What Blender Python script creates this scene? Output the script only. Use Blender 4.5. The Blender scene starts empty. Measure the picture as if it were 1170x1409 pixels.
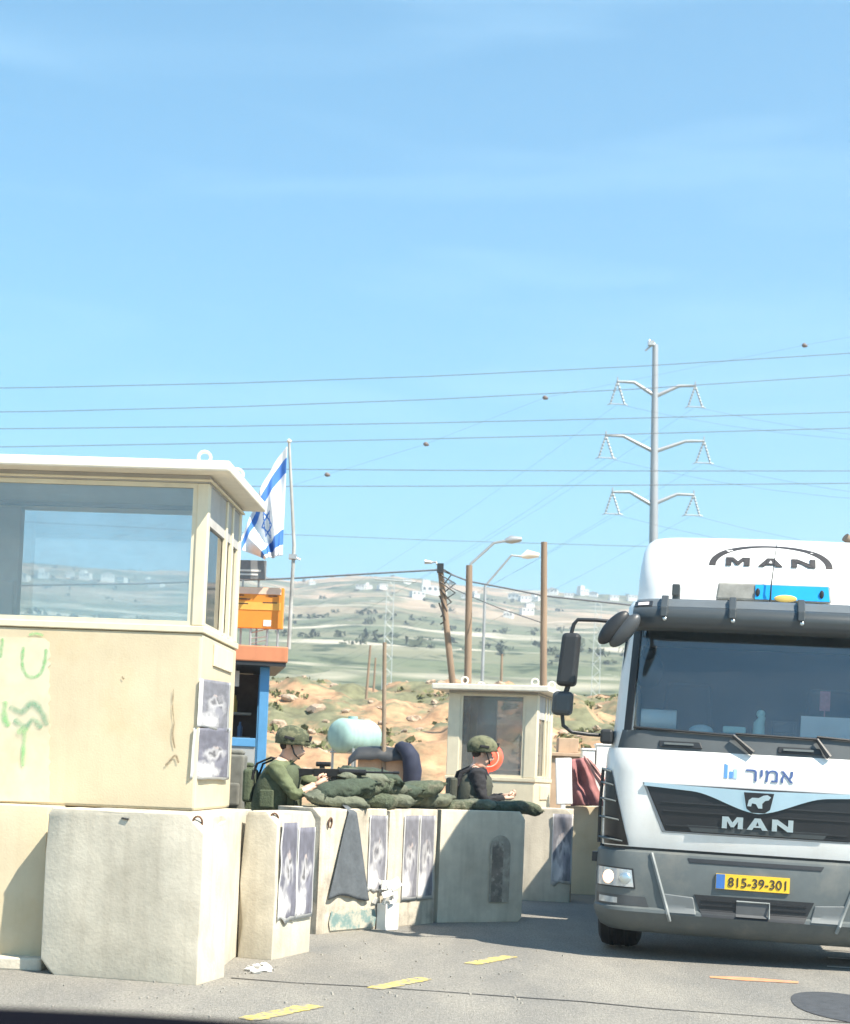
import bpy, bmesh, math, random
from mathutils import Vector, Matrix, noise
R = math.radians
random.seed(7)
S = bpy.context.scene
COL = S.collection

# ------------------------------------------------------------------ camera
F, CAMH, PITCH, ROLL, YH = 2200.0, 1.395, R(2.5), R(2.3), 1071.1   # photo pixels: 1170 x 1409
fw = Vector((0, math.cos(PITCH), math.sin(PITCH)))
up0 = Vector((0, -math.sin(PITCH), math.cos(PITCH)))
cr, sr = math.cos(ROLL), math.sin(ROLL)
rt = cr * Vector((1, 0, 0)) + sr * up0
upv = -sr * Vector((1, 0, 0)) + cr * up0
PY0 = YH - math.tan(PITCH) / cr * F
CAM = Vector((0, 0, CAMH))
cd = bpy.data.cameras.new('camera')
cam = bpy.data.objects.new('camera', cd); COL.objects.link(cam)
cam.matrix_world = Matrix(((rt.x, upv.x, -fw.x, 0), (rt.y, upv.y, -fw.y, 0), (rt.z, upv.z, -fw.z, CAMH), (0, 0, 0, 1)))
cd.sensor_fit = 'HORIZONTAL'; cd.sensor_width = 36; cd.lens = 36 * F / 1170
cd.shift_y = (PY0 - 704.5) / 1170
cd.clip_start = 0.05; cd.clip_end = 6000
cd.dof.use_dof = True; cd.dof.focus_distance = 13.0; cd.dof.aperture_fstop = 4.8
S.camera = cam

# ------------------------------------------------------------------ light
SUN_AZ, SUN_EL = R(52.5), R(52.5)           # azimuth measured from straight behind the camera towards the right
sun_dir = Vector((math.sin(SUN_AZ) * math.cos(SUN_EL), -math.cos(SUN_AZ) * math.cos(SUN_EL), math.sin(SUN_EL)))
sd = bpy.data.lights.new('sun', 'SUN'); sd.energy = 4.3; sd.angle = R(0.53); sd.color = (1, 0.91, 0.77)
so = bpy.data.objects.new('sun', sd); COL.objects.link(so)
so.rotation_euler = (-sun_dir).to_track_quat('-Z', 'Y').to_euler(); so.location = (20, -20, 40)
W = bpy.data.worlds.new('World'); S.world = W; W.use_nodes = True
wn, wl = W.node_tree.nodes, W.node_tree.links
wn.clear()
sky = wn.new('ShaderNodeTexSky'); sky.sky_type = 'NISHITA'; sky.sun_disc = False
sky.sun_elevation = SUN_EL; sky.sun_rotation = math.atan2(sun_dir.x, sun_dir.y)
sky.altitude = 400; sky.air_density = 1.0; sky.dust_density = 0.1; sky.ozone_density = 2.0
bg = wn.new('ShaderNodeBackground'); bg.inputs[1].default_value = 0.075
wo = wn.new('ShaderNodeOutputWorld')
tcw = wn.new('ShaderNodeTexCoord'); mpw = wn.new('ShaderNodeMapping'); mpw.inputs['Scale'].default_value = (1.3, 1.3, 9.0)
mpw.inputs['Rotation'].default_value = (0, R(-9), 0)
nzw = wn.new('ShaderNodeTexNoise'); nzw.inputs['Scale'].default_value = 2.6; nzw.inputs['Detail'].default_value = 7; nzw.inputs['Distortion'].default_value = 0.5
rpw = wn.new('ShaderNodeMapRange'); rpw.inputs[1].default_value = 0.5; rpw.inputs[2].default_value = 0.8; rpw.inputs[4].default_value = 0.16
mxw = wn.new('ShaderNodeMix'); mxw.data_type = 'RGBA'
mxw.inputs[7].default_value = (5.2, 7.6, 9.0, 1)         # thin cirrus
wl.new(tcw.outputs['Generated'], mpw.inputs[0]); wl.new(mpw.outputs[0], nzw.inputs['Vector']); wl.new(nzw.outputs[0], rpw.inputs[0])
wb = wn.new('ShaderNodeMix'); wb.data_type = 'RGBA'; wb.blend_type = 'MULTIPLY'; wb.inputs[0].default_value = 1; wb.inputs[7].default_value = (.48, 1.10, 1.14, 1)   # clear cyan sky
wl.new(sky.outputs[0], wb.inputs[6])
wl.new(rpw.outputs[0], mxw.inputs[0]); wl.new(wb.outputs[2], mxw.inputs[6]); wl.new(mxw.outputs[2], bg.inputs[0]); wl.new(bg.outputs[0], wo.inputs[0])
S.view_settings.view_transform = 'Standard'; S.view_settings.look = 'None'; S.view_settings.gamma = 1.0
S.view_settings.exposure = 1.54
S.view_settings.use_curve_mapping = False

# ------------------------------------------------------------------ pixel helpers (photo pixel -> direction; distance from what it touches)
def ray(x, y): return fw + (x - 585) / F * rt + (PY0 - y) / F * upv
def G(x, y, z=0.0):
    d = ray(x, y); return CAM + d * ((z - CAMH) / d.z)
def D(x, y, dep):
    d = ray(x, y); return CAM + d * (dep / d.y)

# ------------------------------------------------------------------ materials
MATS = {}
def mat(name, col, rough=0.7, metal=0.0, var=0.12, scale=6.0, bump=0.0, bscale=40.0, col2=None, c2lo=0.5, c2hi=0.7, c2scale=3.0,
        streak=0.0, spec=0.5, trans=0.0, emit=None, coat=0.0, stretch=(1, 1, 1)):
    if name in MATS: return MATS[name]
    m = bpy.data.materials.new(name); m.use_nodes = True
    n, l = m.node_tree.nodes, m.node_tree.links
    b = n['Principled BSDF']
    b.inputs['Roughness'].default_value = rough; b.inputs['Metallic'].default_value = metal
    b.inputs['Specular IOR Level'].default_value = spec
    b.inputs['Coat Weight'].default_value = coat
    tc = n.new('ShaderNodeTexCoord')
    oi = n.new('ShaderNodeObjectInfo')
    off = n.new('ShaderNodeVectorMath'); off.operation = 'MULTIPLY_ADD'
    comb = n.new('ShaderNodeCombineXYZ')
    ml = n.new('ShaderNodeMath'); ml.operation = 'MULTIPLY'; ml.inputs[1].default_value = 37.0
    l.new(oi.outputs['Random'], ml.inputs[0]); l.new(ml.outputs[0], comb.inputs[0]); l.new(ml.outputs[0], comb.inputs[1])
    off.inputs[1].default_value = stretch
    l.new(tc.outputs['Object'], off.inputs[0]); l.new(comb.outputs[0], off.inputs[2])
    cur = None
    rgb = n.new('ShaderNodeRGB'); rgb.outputs[0].default_value = (*col, 1); cur = rgb.outputs[0]
    if col2:
        nz = n.new('ShaderNodeTexNoise'); nz.inputs['Scale'].default_value = c2scale; nz.inputs['Detail'].default_value = 6; nz.inputs['Roughness'].default_value = .65
        l.new(off.outputs[0], nz.inputs['Vector'])
        mr = n.new('ShaderNodeMapRange'); mr.inputs[1].default_value = c2lo; mr.inputs[2].default_value = c2hi
        l.new(nz.outputs[0], mr.inputs[0])
        mx = n.new('ShaderNodeMix'); mx.data_type = 'RGBA'; mx.inputs[7].default_value = (*col2, 1)
        l.new(mr.outputs[0], mx.inputs[0]); l.new(cur, mx.inputs[6]); cur = mx.outputs[2]
    if var > 0:
        nz = n.new('ShaderNodeTexNoise'); nz.inputs['Scale'].default_value = scale; nz.inputs['Detail'].default_value = 8; nz.inputs['Roughness'].default_value = .62
        l.new(off.outputs[0], nz.inputs['Vector'])
        mr = n.new('ShaderNodeMapRange'); mr.inputs[1].default_value = .3; mr.inputs[2].default_value = .7
        mr.inputs[3].default_value = 1 - var; mr.inputs[4].default_value = 1 + var
        l.new(nz.outputs[0], mr.inputs[0])
        mx = n.new('ShaderNodeMix'); mx.data_type = 'RGBA'; mx.blend_type = 'MULTIPLY'; mx.inputs[0].default_value = 1
        l.new(cur, mx.inputs[6]); l.new(mr.outputs[0], mx.inputs[7]); cur = mx.outputs[2]
    if streak > 0:                                     # rain streaks and grime running down
        mp = n.new('ShaderNodeMapping'); mp.inputs['Scale'].default_value = (9, 9, .7)
        nz = n.new('ShaderNodeTexNoise'); nz.inputs['Scale'].default_value = 1.6; nz.inputs['Detail'].default_value = 6
        l.new(off.outputs[0], mp.inputs[0]); l.new(mp.outputs[0], nz.inputs['Vector'])
        mr = n.new('ShaderNodeMapRange'); mr.inputs[1].default_value = .48; mr.inputs[2].default_value = .75; mr.inputs[4].default_value = streak
        l.new(nz.outputs[0], mr.inputs[0])
        mx = n.new('ShaderNodeMix'); mx.data_type = 'RGBA'; mx.inputs[7].default_value = (col[0] * .42, col[1] * .38, col[2] * .34, 1)
        l.new(mr.outputs[0], mx.inputs[0]); l.new(cur, mx.inputs[6]); cur = mx.outputs[2]
    l.new(cur, b.inputs['Base Color'])
    if bump > 0:
        nz = n.new('ShaderNodeTexNoise'); nz.inputs['Scale'].default_value = bscale; nz.inputs['Detail'].default_value = 6
        l.new(off.outputs[0], nz.inputs['Vector'])
        bp = n.new('ShaderNodeBump'); bp.inputs['Strength'].default_value = bump; bp.inputs['Distance'].default_value = .02
        l.new(nz.outputs[0], bp.inputs['Height']); l.new(bp.outputs[0], b.inputs['Normal'])
    if emit:
        b.inputs['Emission Color'].default_value = (*emit[:3], 1); b.inputs['Emission Strength'].default_value = emit[3]
    MATS[name] = m
    return m
def glass(name, tint, refl=.12, clear=.8):
    if name in MATS: return MATS[name]
    m = bpy.data.materials.new(name); m.use_nodes = True
    n, l = m.node_tree.nodes, m.node_tree.links
    n.clear()
    o = n.new('ShaderNodeOutputMaterial'); t = n.new('ShaderNodeBsdfTransparent'); t.inputs[0].default_value = (*tint, 1)
    g = n.new('ShaderNodeBsdfGlossy'); g.inputs['Roughness'].default_value = .03
    d = n.new('ShaderNodeBsdfDiffuse'); d.inputs[0].default_value = (.42, .43, .42, 1)      # dust film
    fr = n.new('ShaderNodeFresnel'); fr.inputs[0].default_value = 1.5
    ad = n.new('ShaderNodeMath'); ad.operation = 'ADD'; ad.inputs[1].default_value = refl; ad.use_clamp = True
    nz = n.new('ShaderNodeTexNoise'); nz.inputs['Scale'].default_value = 3; nz.inputs['Detail'].default_value = 6
    mr = n.new('ShaderNodeMapRange'); mr.inputs[1].default_value = .35; mr.inputs[2].default_value = .8; mr.inputs[3].default_value = (1 - clear) * .5; mr.inputs[4].default_value = (1 - clear) * 1.4
    tc = n.new('ShaderNodeTexCoord')
    m1 = n.new('ShaderNodeMixShader'); m2 = n.new('ShaderNodeMixShader')
    l.new(tc.outputs['Object'], nz.inputs['Vector']); l.new(nz.outputs[0], mr.inputs[0])
    l.new(mr.outputs[0], m1.inputs[0]); l.new(t.outputs[0], m1.inputs[1]); l.new(d.outputs[0], m1.inputs[2])
    l.new(fr.outputs[0], ad.inputs[0]); l.new(ad.outputs[0], m2.inputs[0]); l.new(m1.outputs[0], m2.inputs[1]); l.new(g.outputs[0], m2.inputs[2])
    l.new(m2.outputs[0], o.inputs[0])
    MATS[name] = m
    return m

# ------------------------------------------------------------------ mesh helpers
class MB:
    def __init__(s): s.v = []; s.f = []; s.m = []
    def add(s, vs, fs, mi=0):
        k = len(s.v); s.v += [tuple(v) for v in vs]
        for f in fs: s.f.append([i + k for i in f]); s.m.append(mi)
        return s
    def hexa(s, p, mi=0):
        return s.add(p, [(0, 3, 2, 1), (4, 5, 6, 7), (0, 1, 5, 4), (1, 2, 6, 5), (2, 3, 7, 6), (3, 0, 4, 7)], mi)
    def bx(s, x0, x1, y0, y1, z0, z1, mi=0):
        return s.hexa([(x0, y0, z0), (x1, y0, z0), (x1, y1, z0), (x0, y1, z0), (x0, y0, z1), (x1, y0, z1), (x1, y1, z1), (x0, y1, z1)], mi)
    def obox(s, c, sz, M=None, mi=0):
        M = M or Matrix.Identity(3); c = Vector(c)
        P = []
        for z in (-.5, .5):
            for x, y in ((-.5, -.5), (.5, -.5), (.5, .5), (-.5, .5)):
                P.append(c + M @ Vector((x * sz[0], y * sz[1], z * sz[2])))
        return s.hexa(P, mi)
    def prism(s, poly, axis, a, b, mi=0):
        n = len(poly)
        def P(u, w, t): return {'x': (t, u, w), 'y': (u, t, w), 'z': (u, w, t)}[axis]
        vs = [P(u, w, a) for u, w in poly] + [P(u, w, b) for u, w in poly]
        fs = [list(range(n)), list(range(2 * n - 1, n - 1, -1))] + [[i, i + n, (i + 1) % n + n, (i + 1) % n] for i in range(n)]
        return s.add(vs, fs, mi)
    def tube(s, pts, r, n=8, mi=0, flat=1.0):
        pts = [Vector(p) for p in pts]; k = len(pts)
        rs = r if isinstance(r, (list, tuple)) else [r] * k
        vs = []; prev = None
        for i, p in enumerate(pts):
            t = (pts[min(i + 1, k - 1)] - pts[max(i - 1, 0)])
            t = t.normalized() if t.length > 1e-9 else Vector((0, 0, 1))
            if prev is None:
                ref = Vector((0, 0, 1)) if abs(t.z) < .9 else Vector((1, 0, 0))
                a = t.cross(ref).normalized()
            else:
                a = (prev - t * prev.dot(t)); a = a.normalized() if a.length > 1e-6 else t.cross(Vector((0, 0, 1))).normalized()
            prev = a; b = t.cross(a)
            for j in range(n):
                q = 2 * math.pi * j / n
                vs.append(p + (a * math.cos(q) + b * math.sin(q) * flat) * rs[i])
        fs = [list(range(n - 1, -1, -1)), [(k - 1) * n + j for j in range(n)]]
        for i in range(k - 1):
            for j in range(n):
                fs.append([i * n + j, i * n + (j + 1) % n, (i + 1) * n + (j + 1) % n, (i + 1) * n + j])
        return s.add(vs, fs, mi)
    def cyl(s, c, r, h, axis='z', n=20, mi=0, r2=None):
        c = Vector(c); d = {'x': Vector((1, 0, 0)), 'y': Vector((0, 1, 0)), 'z': Vector((0, 0, 1))}[axis]
        return s.tube([c, c + d * h], [r, r if r2 is None else r2], n, mi)
    def rings(s, rings, closed=True, cap=True, mi=0):
        n = len(rings[0]); vs = [p for r in rings for p in r]; fs = []
        for i in range(len(rings) - 1):
            for j in range(n if closed else n - 1):
                fs.append([i * n + j, i * n + (j + 1) % n, (i + 1) * n + (j + 1) % n, (i + 1) * n + j])
        if cap and closed: fs += [list(range(n - 1, -1, -1)), [(len(rings) - 1) * n + j for j in range(n)]]
        return s.add(vs, fs, mi)
    def grid(s, fn, nu, nv, mi=0):
        vs = [fn(i / nu, j / nv) for j in range(nv + 1) for i in range(nu + 1)]
        fs = [[j * (nu + 1) + i, j * (nu + 1) + i + 1, (j + 1) * (nu + 1) + i + 1, (j + 1) * (nu + 1) + i] for j in range(nv) for i in range(nu)]
        return s.add(vs, fs, mi)
    def ellip(s, c, rad, nu=16, nv=10, M=None, mi=0, z0=-1.0, z1=1.0, fn=None):
        c = Vector(c); M = M or Matrix.Identity(3); rg = []
        a0, a1 = math.asin(z0), math.asin(z1)
        for j in range(nv + 1):
            a = a0 + (a1 - a0) * j / nv
            rg.append([c + M @ Vector((rad[0] * math.cos(a) * math.cos(2 * math.pi * i / nu), rad[1] * math.cos(a) * math.sin(2 * math.pi * i / nu), rad[2] * math.sin(a))) for i in range(nu)])
        return s.rings(rg, mi=mi)
    def mesh(s, name):
        me = bpy.data.meshes.new(name); me.from_pydata(s.v, [], s.f); me.update(); return me
    def build(s, name, mats, parent=None, smooth=None, bevel=0, seg=2, fix=True):
        me = s.mesh(name)
        if fix:
            b = bmesh.new(); b.from_mesh(me)
            bmesh.ops.recalc_face_normals(b, faces=b.faces); b.to_mesh(me); b.free()
        mats = mats if isinstance(mats, (list, tuple)) else [mats]
        for q in mats: me.materials.append(q)
        if len(mats) > 1:
            for p, q in zip(me.polygons, s.m): p.material_index = q
        if smooth is not None:
            me.shade_smooth()
            if smooth > 0: me.set_sharp_from_angle(angle=R(smooth))
        o = bpy.data.objects.new(name, me); COL.objects.link(o); o.parent = parent
        if bevel:
            md = o.modifiers.new('bevel', 'BEVEL'); md.width = bevel; md.segments = seg; md.limit_method = 'ANGLE'; md.angle_limit = R(35)
        return o
def tag(o, label=None, cat=None, group=None, kind=None):
    if label: o['label'] = label
    if cat: o['category'] = cat
    if group: o['group'] = group
    if kind: o['kind'] = kind
    return o
def empty(name, loc=(0, 0, 0), rz=0.0):
    o = bpy.data.objects.new(name, None); COL.objects.link(o); o.location = loc; o.rotation_euler = (0, 0, rz); o.empty_display_size = .2
    return o
def copy_tree(o, parent=None):
    c = o.copy(); COL.objects.link(c); c.parent = parent
    for ch in list(o.children): copy_tree(ch, c)
    return c
def text_obj(txt, name, m, parent, height, width=None, fn=None, bold=0.0, depth=.004, loc=(0, 0, 0)):
    """flat lettering in the local xz plane facing -y, centred on loc; fn(x, z) -> y wraps it onto a surface"""
    cu = bpy.data.curves.new(name, 'FONT'); cu.body = txt; cu.size = 1; cu.offset = bold; cu.resolution_u = 4; cu.extrude = .01
    t = bpy.data.objects.new(name, cu); COL.objects.link(t)
    bpy.context.view_layer.update()
    me = bpy.data.meshes.new_from_object(t.evaluated_get(bpy.context.evaluated_depsgraph_get()))
    bpy.data.objects.remove(t); bpy.data.curves.remove(cu)
    xs = [v.co.x for v in me.vertices]; ys = [v.co.y for v in me.vertices]
    if not xs: return None
    x0, x1, y0, y1 = min(xs), max(xs), min(ys), max(ys)
    sz = height / (y1 - y0); sx = (width / (x1 - x0)) if width else sz
    for v in me.vertices:
        x = (v.co.x - (x0 + x1) / 2) * sx + loc[0]; z = (v.co.y - (y0 + y1) / 2) * sz + loc[2]
        d = -depth if v.co.z > 0 else depth
        v.co = (x, (fn(x, z) if fn else loc[1]) + d, z)
    me.materials.clear(); me.materials.append(m); me.name = name
    o = bpy.data.objects.new(name, me); COL.objects.link(o); o.parent = parent
    return o

# palette
M_conc = mat('concrete', (.59, .54, .44), .9, var=.14, scale=4, bump=.13, bscale=45, col2=(.47, .425, .34), c2lo=.45, c2hi=.7, c2scale=1.3, streak=.25)
M_conc2 = mat('stained_concrete', (.55, .50, .41), .9, var=.2, scale=5, bump=.2, bscale=50, col2=(.26, .23, .19), c2lo=.52, c2hi=.72, c2scale=2.2, streak=.5)
M_cream = mat('cream_render', (.58, .495, .345), .85, var=.08, scale=2.5, bump=.08, bscale=70, col2=(.52, .40, .23), c2lo=.5, c2hi=.8, c2scale=1.4, streak=.09)
M_frame = mat('cream_paint', (.68, .61, .45), .55, var=.08, scale=5, streak=.12)
M_roofw = mat('white_roof_paint', (.76, .71, .60), .6, var=.07, scale=4, streak=.1)
M_asph = mat('dusty_asphalt', (.215, .207, .188), .92, var=.30, scale=55, bump=.8, bscale=160, col2=(.31, .29, .25), c2lo=.40, c2hi=.66, c2scale=.8, stretch=(1.2, .35, 1))
M_dirt = mat('dry_dirt', (.42, .31, .20), .95, var=.25, scale=.8, bump=.6, bscale=4)
M_yel = mat('yellow_road_paint', (.55, .43, .11), .8, var=.22, scale=14, col2=(.26, .245, .20), c2lo=.47, c2hi=.56, c2scale=16)
M_org = mat('orange_flare', (.62, .27, .13), .8, var=.2, scale=12, col2=(.3, .26, .22), c2lo=.5, c2hi=.7, c2scale=9)
M_wht = mat('sunlit_white', (.72, .71, .66), .8, var=.15, scale=12)
M_tar = mat('tar', (.045, .042, .04), .6, var=.3, scale=20)
M_steel = mat('galvanised_steel', (.42, .43, .43), .45, .6, var=.12, scale=3)
M_white_p = mat('white_vehicle_paint', (.78, .78, .76), .3, var=.03, scale=1.5, coat=.3, col2=(.70, .69, .65), c2lo=.5, c2hi=.75, c2scale=2.2, streak=.05)
M_grey_pl = mat('grey_bumper_plastic', (.105, .122, .125), .5, var=.1, scale=5, col2=(.16, .16, .145), c2lo=.5, c2hi=.8, c2scale=2.5)
M_black_pl = mat('black_plastic', (.022, .024, .027), .45, var=.15, scale=6)
M_dark_gl = mat('dark_grille', (.016, .017, .02), .35, var=.1, scale=5)
M_rubber = mat('tyre_rubber', (.022, .022, .023), .85, var=.2, scale=9)
M_chrome = mat('brushed_chrome', (.62, .70, .74), .28, .85, var=.05)
M_ink = mat('black_lettering', (.03, .028, .03), .6, var=.1)
M_blue_ink = mat('blue_lettering', (.06, .11, .28), .6, var=.1)
M_blue_logo = mat('blue_logo', (.10, .28, .62), .6, var=.05)
M_wood = mat('weathered_wood', (.25, .18, .125), .85, var=.25, scale=7, stretch=(1, 1, .1), bump=.3, bscale=20)
M_wire = mat('power_cable', (.12, .13, .15), .6, var=0)
M_paper = mat('white_paper', (.74, .73, .70), .8, var=.08, scale=6)
M_olive = mat('olive_fabric', (.075, .095, .055), .9, var=.25, scale=8, bump=.35, bscale=60, col2=(.055, .065, .035), c2scale=5)
M_oliveL = mat('olive_uniform', (.125, .15, .08), .9, var=.2, scale=9, bump=.3, bscale=30, col2=(.09, .11, .06), c2scale=7)
M_camo = mat('helmet_cover', (.14, .145, .085), .9, var=.2, scale=14, bump=.3, bscale=60, col2=(.06, .07, .04), c2lo=.48, c2hi=.55, c2scale=11)
M_skin = mat('skin', (.62, .40, .30), .55, var=.08, scale=10)
M_hair = mat('hair', (.02, .015, .012), .7, var=.2)
M_blackf = mat('black_fabric', (.022, .022, .026), .9, var=.25, scale=12, bump=.3, bscale=50)
M_gun = mat('gunmetal', (.025, .026, .028), .4, .3, var=.1)
M_teal = mat('turquoise_tank', (.30, .46, .43), .8, var=.12, scale=3, streak=.2)
M_orange = mat('orange_panel', (.72, .26, .03), .6, var=.08, scale=3)
M_orange2 = mat('orange_roof', (.50, .19, .09), .6, var=.1, scale=3, streak=.15)
M_blue = mat('blue_paint', (.08, .25, .46), .5, var=.1, scale=4)

# ================================================================== SETTING
def lerp_tab(t, x):
    if x <= t[0][0]: return t[0][1]
    for (a, b), (c, d) in zip(t, t[1:]):
        if x <= c:
            k = (x - a) / (c - a); return b + (d - b) * k
    return t[-1][1]
PROF = [(22, -.06), (27, -.0498), (33, -.034), (42, .010), (52, .036), (62, .050), (75, .050), (110, .046), (180, .054), (260, .062), (450, .084), (700, .103), (1000, .118), (1200, .1235), (1290, .1215), (1500, .100)]
RIDGE = [(-300, 0), (70, 2), (180, -5), (330, 3), (400, -7), (480, 5), (540, 8), (610, 0), (700, -9), (850, -12), (1000, -10), (1500, -18)]
def height(a, r):
    px = 585 + F * math.tan(a)
    t = lerp_tab(PROF, r)
    if r > 300: t *= 1 + lerp_tab(RIDGE, px) / 271 * min(1, (r - 300) / 600)
    z = CAMH + r * t
    x, y = r * math.sin(a), r * math.cos(a)
    if 30 < r < 120:
        k = min(1, (r - 30) / 12) * min(1, (120 - r) / 30)
        z += k * (.75 * noise.fractal(Vector((x * .16, y * .16, 3)), 1, 2, 4) + .5 * abs(noise.noise(Vector((x * .5, y * .35, 9)))) + .22 * noise.noise(Vector((x * 1.3, y * .9, 2))) + .10 * noise.noise(Vector((x * 2.9, y * 2, 6))))
    if r > 120:
        k = min(1, (r - 120) / 200)
        z += k * r * (.0042 * noise.fractal(Vector((x * .006, y * .006, 1)), 1, 2, 4) + .0012 * noise.noise(Vector((x * .03, y * .03, 5))))
        st = 7.0                                          # terraces
        q = z / st; fr = q - math.floor(q)
        z = z * .45 + .55 * st * (math.floor(q) + min(1, fr * 1.0) ** 3)
    return z
def terrain(name, r0, r1, nr, a0, a1, na, m, power=1.0):
    mb = MB()
    rs = [r0 * (r1 / r0) ** (i / nr) for i in range(nr + 1)]
    mb.grid(lambda u, v: (lambda a, r: (r * math.sin(a), r * math.cos(a), height(a, r)))(a0 + (a1 - a0) * u, rs[round(v * nr)]), na, nr)
    o = mb.build(name, m, smooth=0, fix=False); tag(o, kind='structure'); return o

def hill_mat():
    m = bpy.data.materials.new('terraced_hillside'); m.use_nodes = True
    n, l = m.node_tree.nodes, m.node_tree.links; b = n['Principled BSDF']; b.inputs['Roughness'].default_value = .95; b.inputs['Specular IOR Level'].default_value = .1
    tc = n.new('ShaderNodeTexCoord'); sp = n.new('ShaderNodeSeparateXYZ'); l.new(tc.outputs['Object'], sp.inputs[0])
    def nz(scale, det=6, stretch=(1, 1, 1), dist=0.0):
        mp = n.new('ShaderNodeMapping'); mp.inputs['Scale'].default_value = stretch; l.new(tc.outputs['Object'], mp.inputs[0])
        q = n.new('ShaderNodeTexNoise'); q.inputs['Scale'].default_value = scale; q.inputs['Detail'].default_value = det; q.inputs['Roughness'].default_value = .6; q.inputs['Distortion'].default_value = dist
        l.new(mp.outputs[0], q.inputs['Vector']); return q.outputs[0]
    def rng(v, a, c, lo=0.0, hi=1.0):
        q = n.new('ShaderNodeMapRange'); q.inputs[1].default_value = a; q.inputs[2].default_value = c; q.inputs[3].default_value = lo; q.inputs[4].default_value = hi; l.new(v, q.inputs[0]); return q.outputs[0]
    def mix(f, a, c):
        q = n.new('ShaderNodeMix'); q.data_type = 'RGBA'; l.new(f, q.inputs[0])
        for s_, v in ((6, a), (7, c)):
            if isinstance(v, tuple): q.inputs[s_].default_value = (*v, 1)
            else: l.new(v, q.inputs[s_])
        return q.outputs[2]
    def math_(op, a, c=None):
        q = n.new('ShaderNodeMath'); q.operation = op; q.use_clamp = op == 'ADD'
        for i, v in enumerate((a, c)):
            if v is None: continue
            if isinstance(v, (int, float)): q.inputs[i].default_value = v
            else: l.new(v, q.inputs[i])
        return q.outputs[0]
    grass = mix(rng(nz(.012), .35, .65), (.115, .145, .085), (.19, .19, .125))
    grass = mix(rng(nz(.09, 8), .52, .6), grass, (.055, .075, .045))          # bushes
    # pale terrace walls and tracks that follow the contours
    zz = math_('ADD', math_('MULTIPLY', sp.outputs[2], .0), 0)
    w = n.new('ShaderNodeMath'); w.operation = 'MULTIPLY_ADD'; l.new(nz(.006, 3), w.inputs[0]); w.inputs[1].default_value = 5.0
    q = n.new('ShaderNodeMath'); q.operation = 'MULTIPLY'; l.new(sp.outputs[2], q.inputs[0]); q.inputs[1].default_value = 1 / 8.5; l.new(q.outputs[0], w.inputs[2])
    fr = n.new('ShaderNodeMath'); fr.operation = 'FRACT'; l.new(w.outputs[0], fr.inputs[0])
    band = math_('MULTIPLY', rng(fr.outputs[0], .70, .82), rng(nz(.011, 4), .46, .58))
    col = mix(band, grass, (.46, .42, .33))
    col = mix(math_('MULTIPLY', rng(nz(.008, 5, (1, 2.0, 3), .8), .48, .58), rng(sp.outputs[2], 55, 100)), col, (.45, .33, .23))   # bare earth cuts high on the slope
    col = mix(rng(nz(.045, 6, (1, 1, 5)), .66, .70), col, (.48, .46, .40))       # rock outcrops
    l.new(col, b.inputs['Base Color'])
    return m
M_hill = hill_mat()
M_bank = mat('orange_earth', (.38, .23, .13), .95, var=.45, scale=1.6, bump=1.0, bscale=5, col2=(.15, .15, .085), c2lo=.45, c2hi=.56, c2scale=.35)
M_rock = mat('pale_rock', (.40, .30, .22), .9, var=.25, scale=3, bump=.5, bscale=9)

g = MB(); g.bx(-2200, 2200, -1500, 2200, -.5, -.012)
tag(g.build('ground', M_dirt), kind='structure')
rd = MB()
rd.add([(-9, -25, .002), (14, -25, .002), (14, 8, .002), (17, 26, .002), (4, 27.5, .002), (-9, 24, .002)], [(0, 1, 2, 3, 4, 5)])
road = tag(rd.build('road', M_asph), kind='structure')
bank = terrain('dirt_bank', 24, 90, 150, R(-22), R(24), 330, M_bank)
hills = terrain('hills', 84, 1500, 200, R(-30), R(30), 300, M_hill)
# rough stones lying on the bank
rocks = []
for k in range(6):
    b = bmesh.new(); bmesh.ops.create_icosphere(b, subdivisions=2, radius=1)
    for v in b.verts:
        v.co *= 1 + .5 * noise.noise(v.co * 1.3 + Vector((k * 7, 0, 0))) + .22 * noise.noise(v.co * 3.1 + Vector((k * 5, 0, 0))); v.co.z *= .62; v.co.x *= 1.25
    me = bpy.data.meshes.new('boulder'); b.to_mesh(me); b.free(); me.materials.append(M_rock); rocks.append(me)
for k in range(170):
    a = math.atan((random.uniform(385, 850) - 585) / F); r = random.uniform(38, 66)
    o = bpy.data.objects.new('boulder', rocks[k % 6]); COL.objects.link(o); o.parent = bank
    s_ = random.choice((.06, .08, .10, .12, .15, .2, .3)) * random.uniform(.7, 1.2)
    o.location = (r * math.sin(a), r * math.cos(a), height(a, r) + s_ * .2); o.scale = (s_, s_, s_)
    o.rotation_euler = (random.uniform(-.4, .4), random.uniform(-.4, .4), random.uniform(0, 6))
# scrub
def scrub(name, n, r0, r1, size, m, label, pmin, pmax, ok=None):
    mb = MB()
    for k in range(n):
        a = math.atan((random.uniform(pmin, pmax) - 585) / F); r = r0 * (r1 / r0) ** random.random()
        x, y, z = r * math.sin(a), r * math.cos(a), height(a, r)
        if ok and not ok(x, y, r): continue
        s_ = size * random.uniform(.5, 1.3)
        for q in range(9):
            c = Vector((x + random.gauss(0, s_ * .45), y + random.gauss(0, s_ * .45), z + random.uniform(.1, .9) * s_))
            u = Vector((random.gauss(0, 1), random.gauss(0, 1), random.gauss(0, 1))).normalized() * s_ * .5
            w = Vector((random.gauss(0, 1), random.gauss(0, 1), random.gauss(0, 1))).normalized() * s_ * .4
            mb.add([c - u, c + w, c + u, c - w], [(0, 1, 2, 3)])
    return tag(mb.build(name, m, fix=False), label, 'scrub', kind='stuff')
M_scrub = mat('scrub_leaves', (.06, .075, .04), .9, var=.3, scale=.3)
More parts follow.
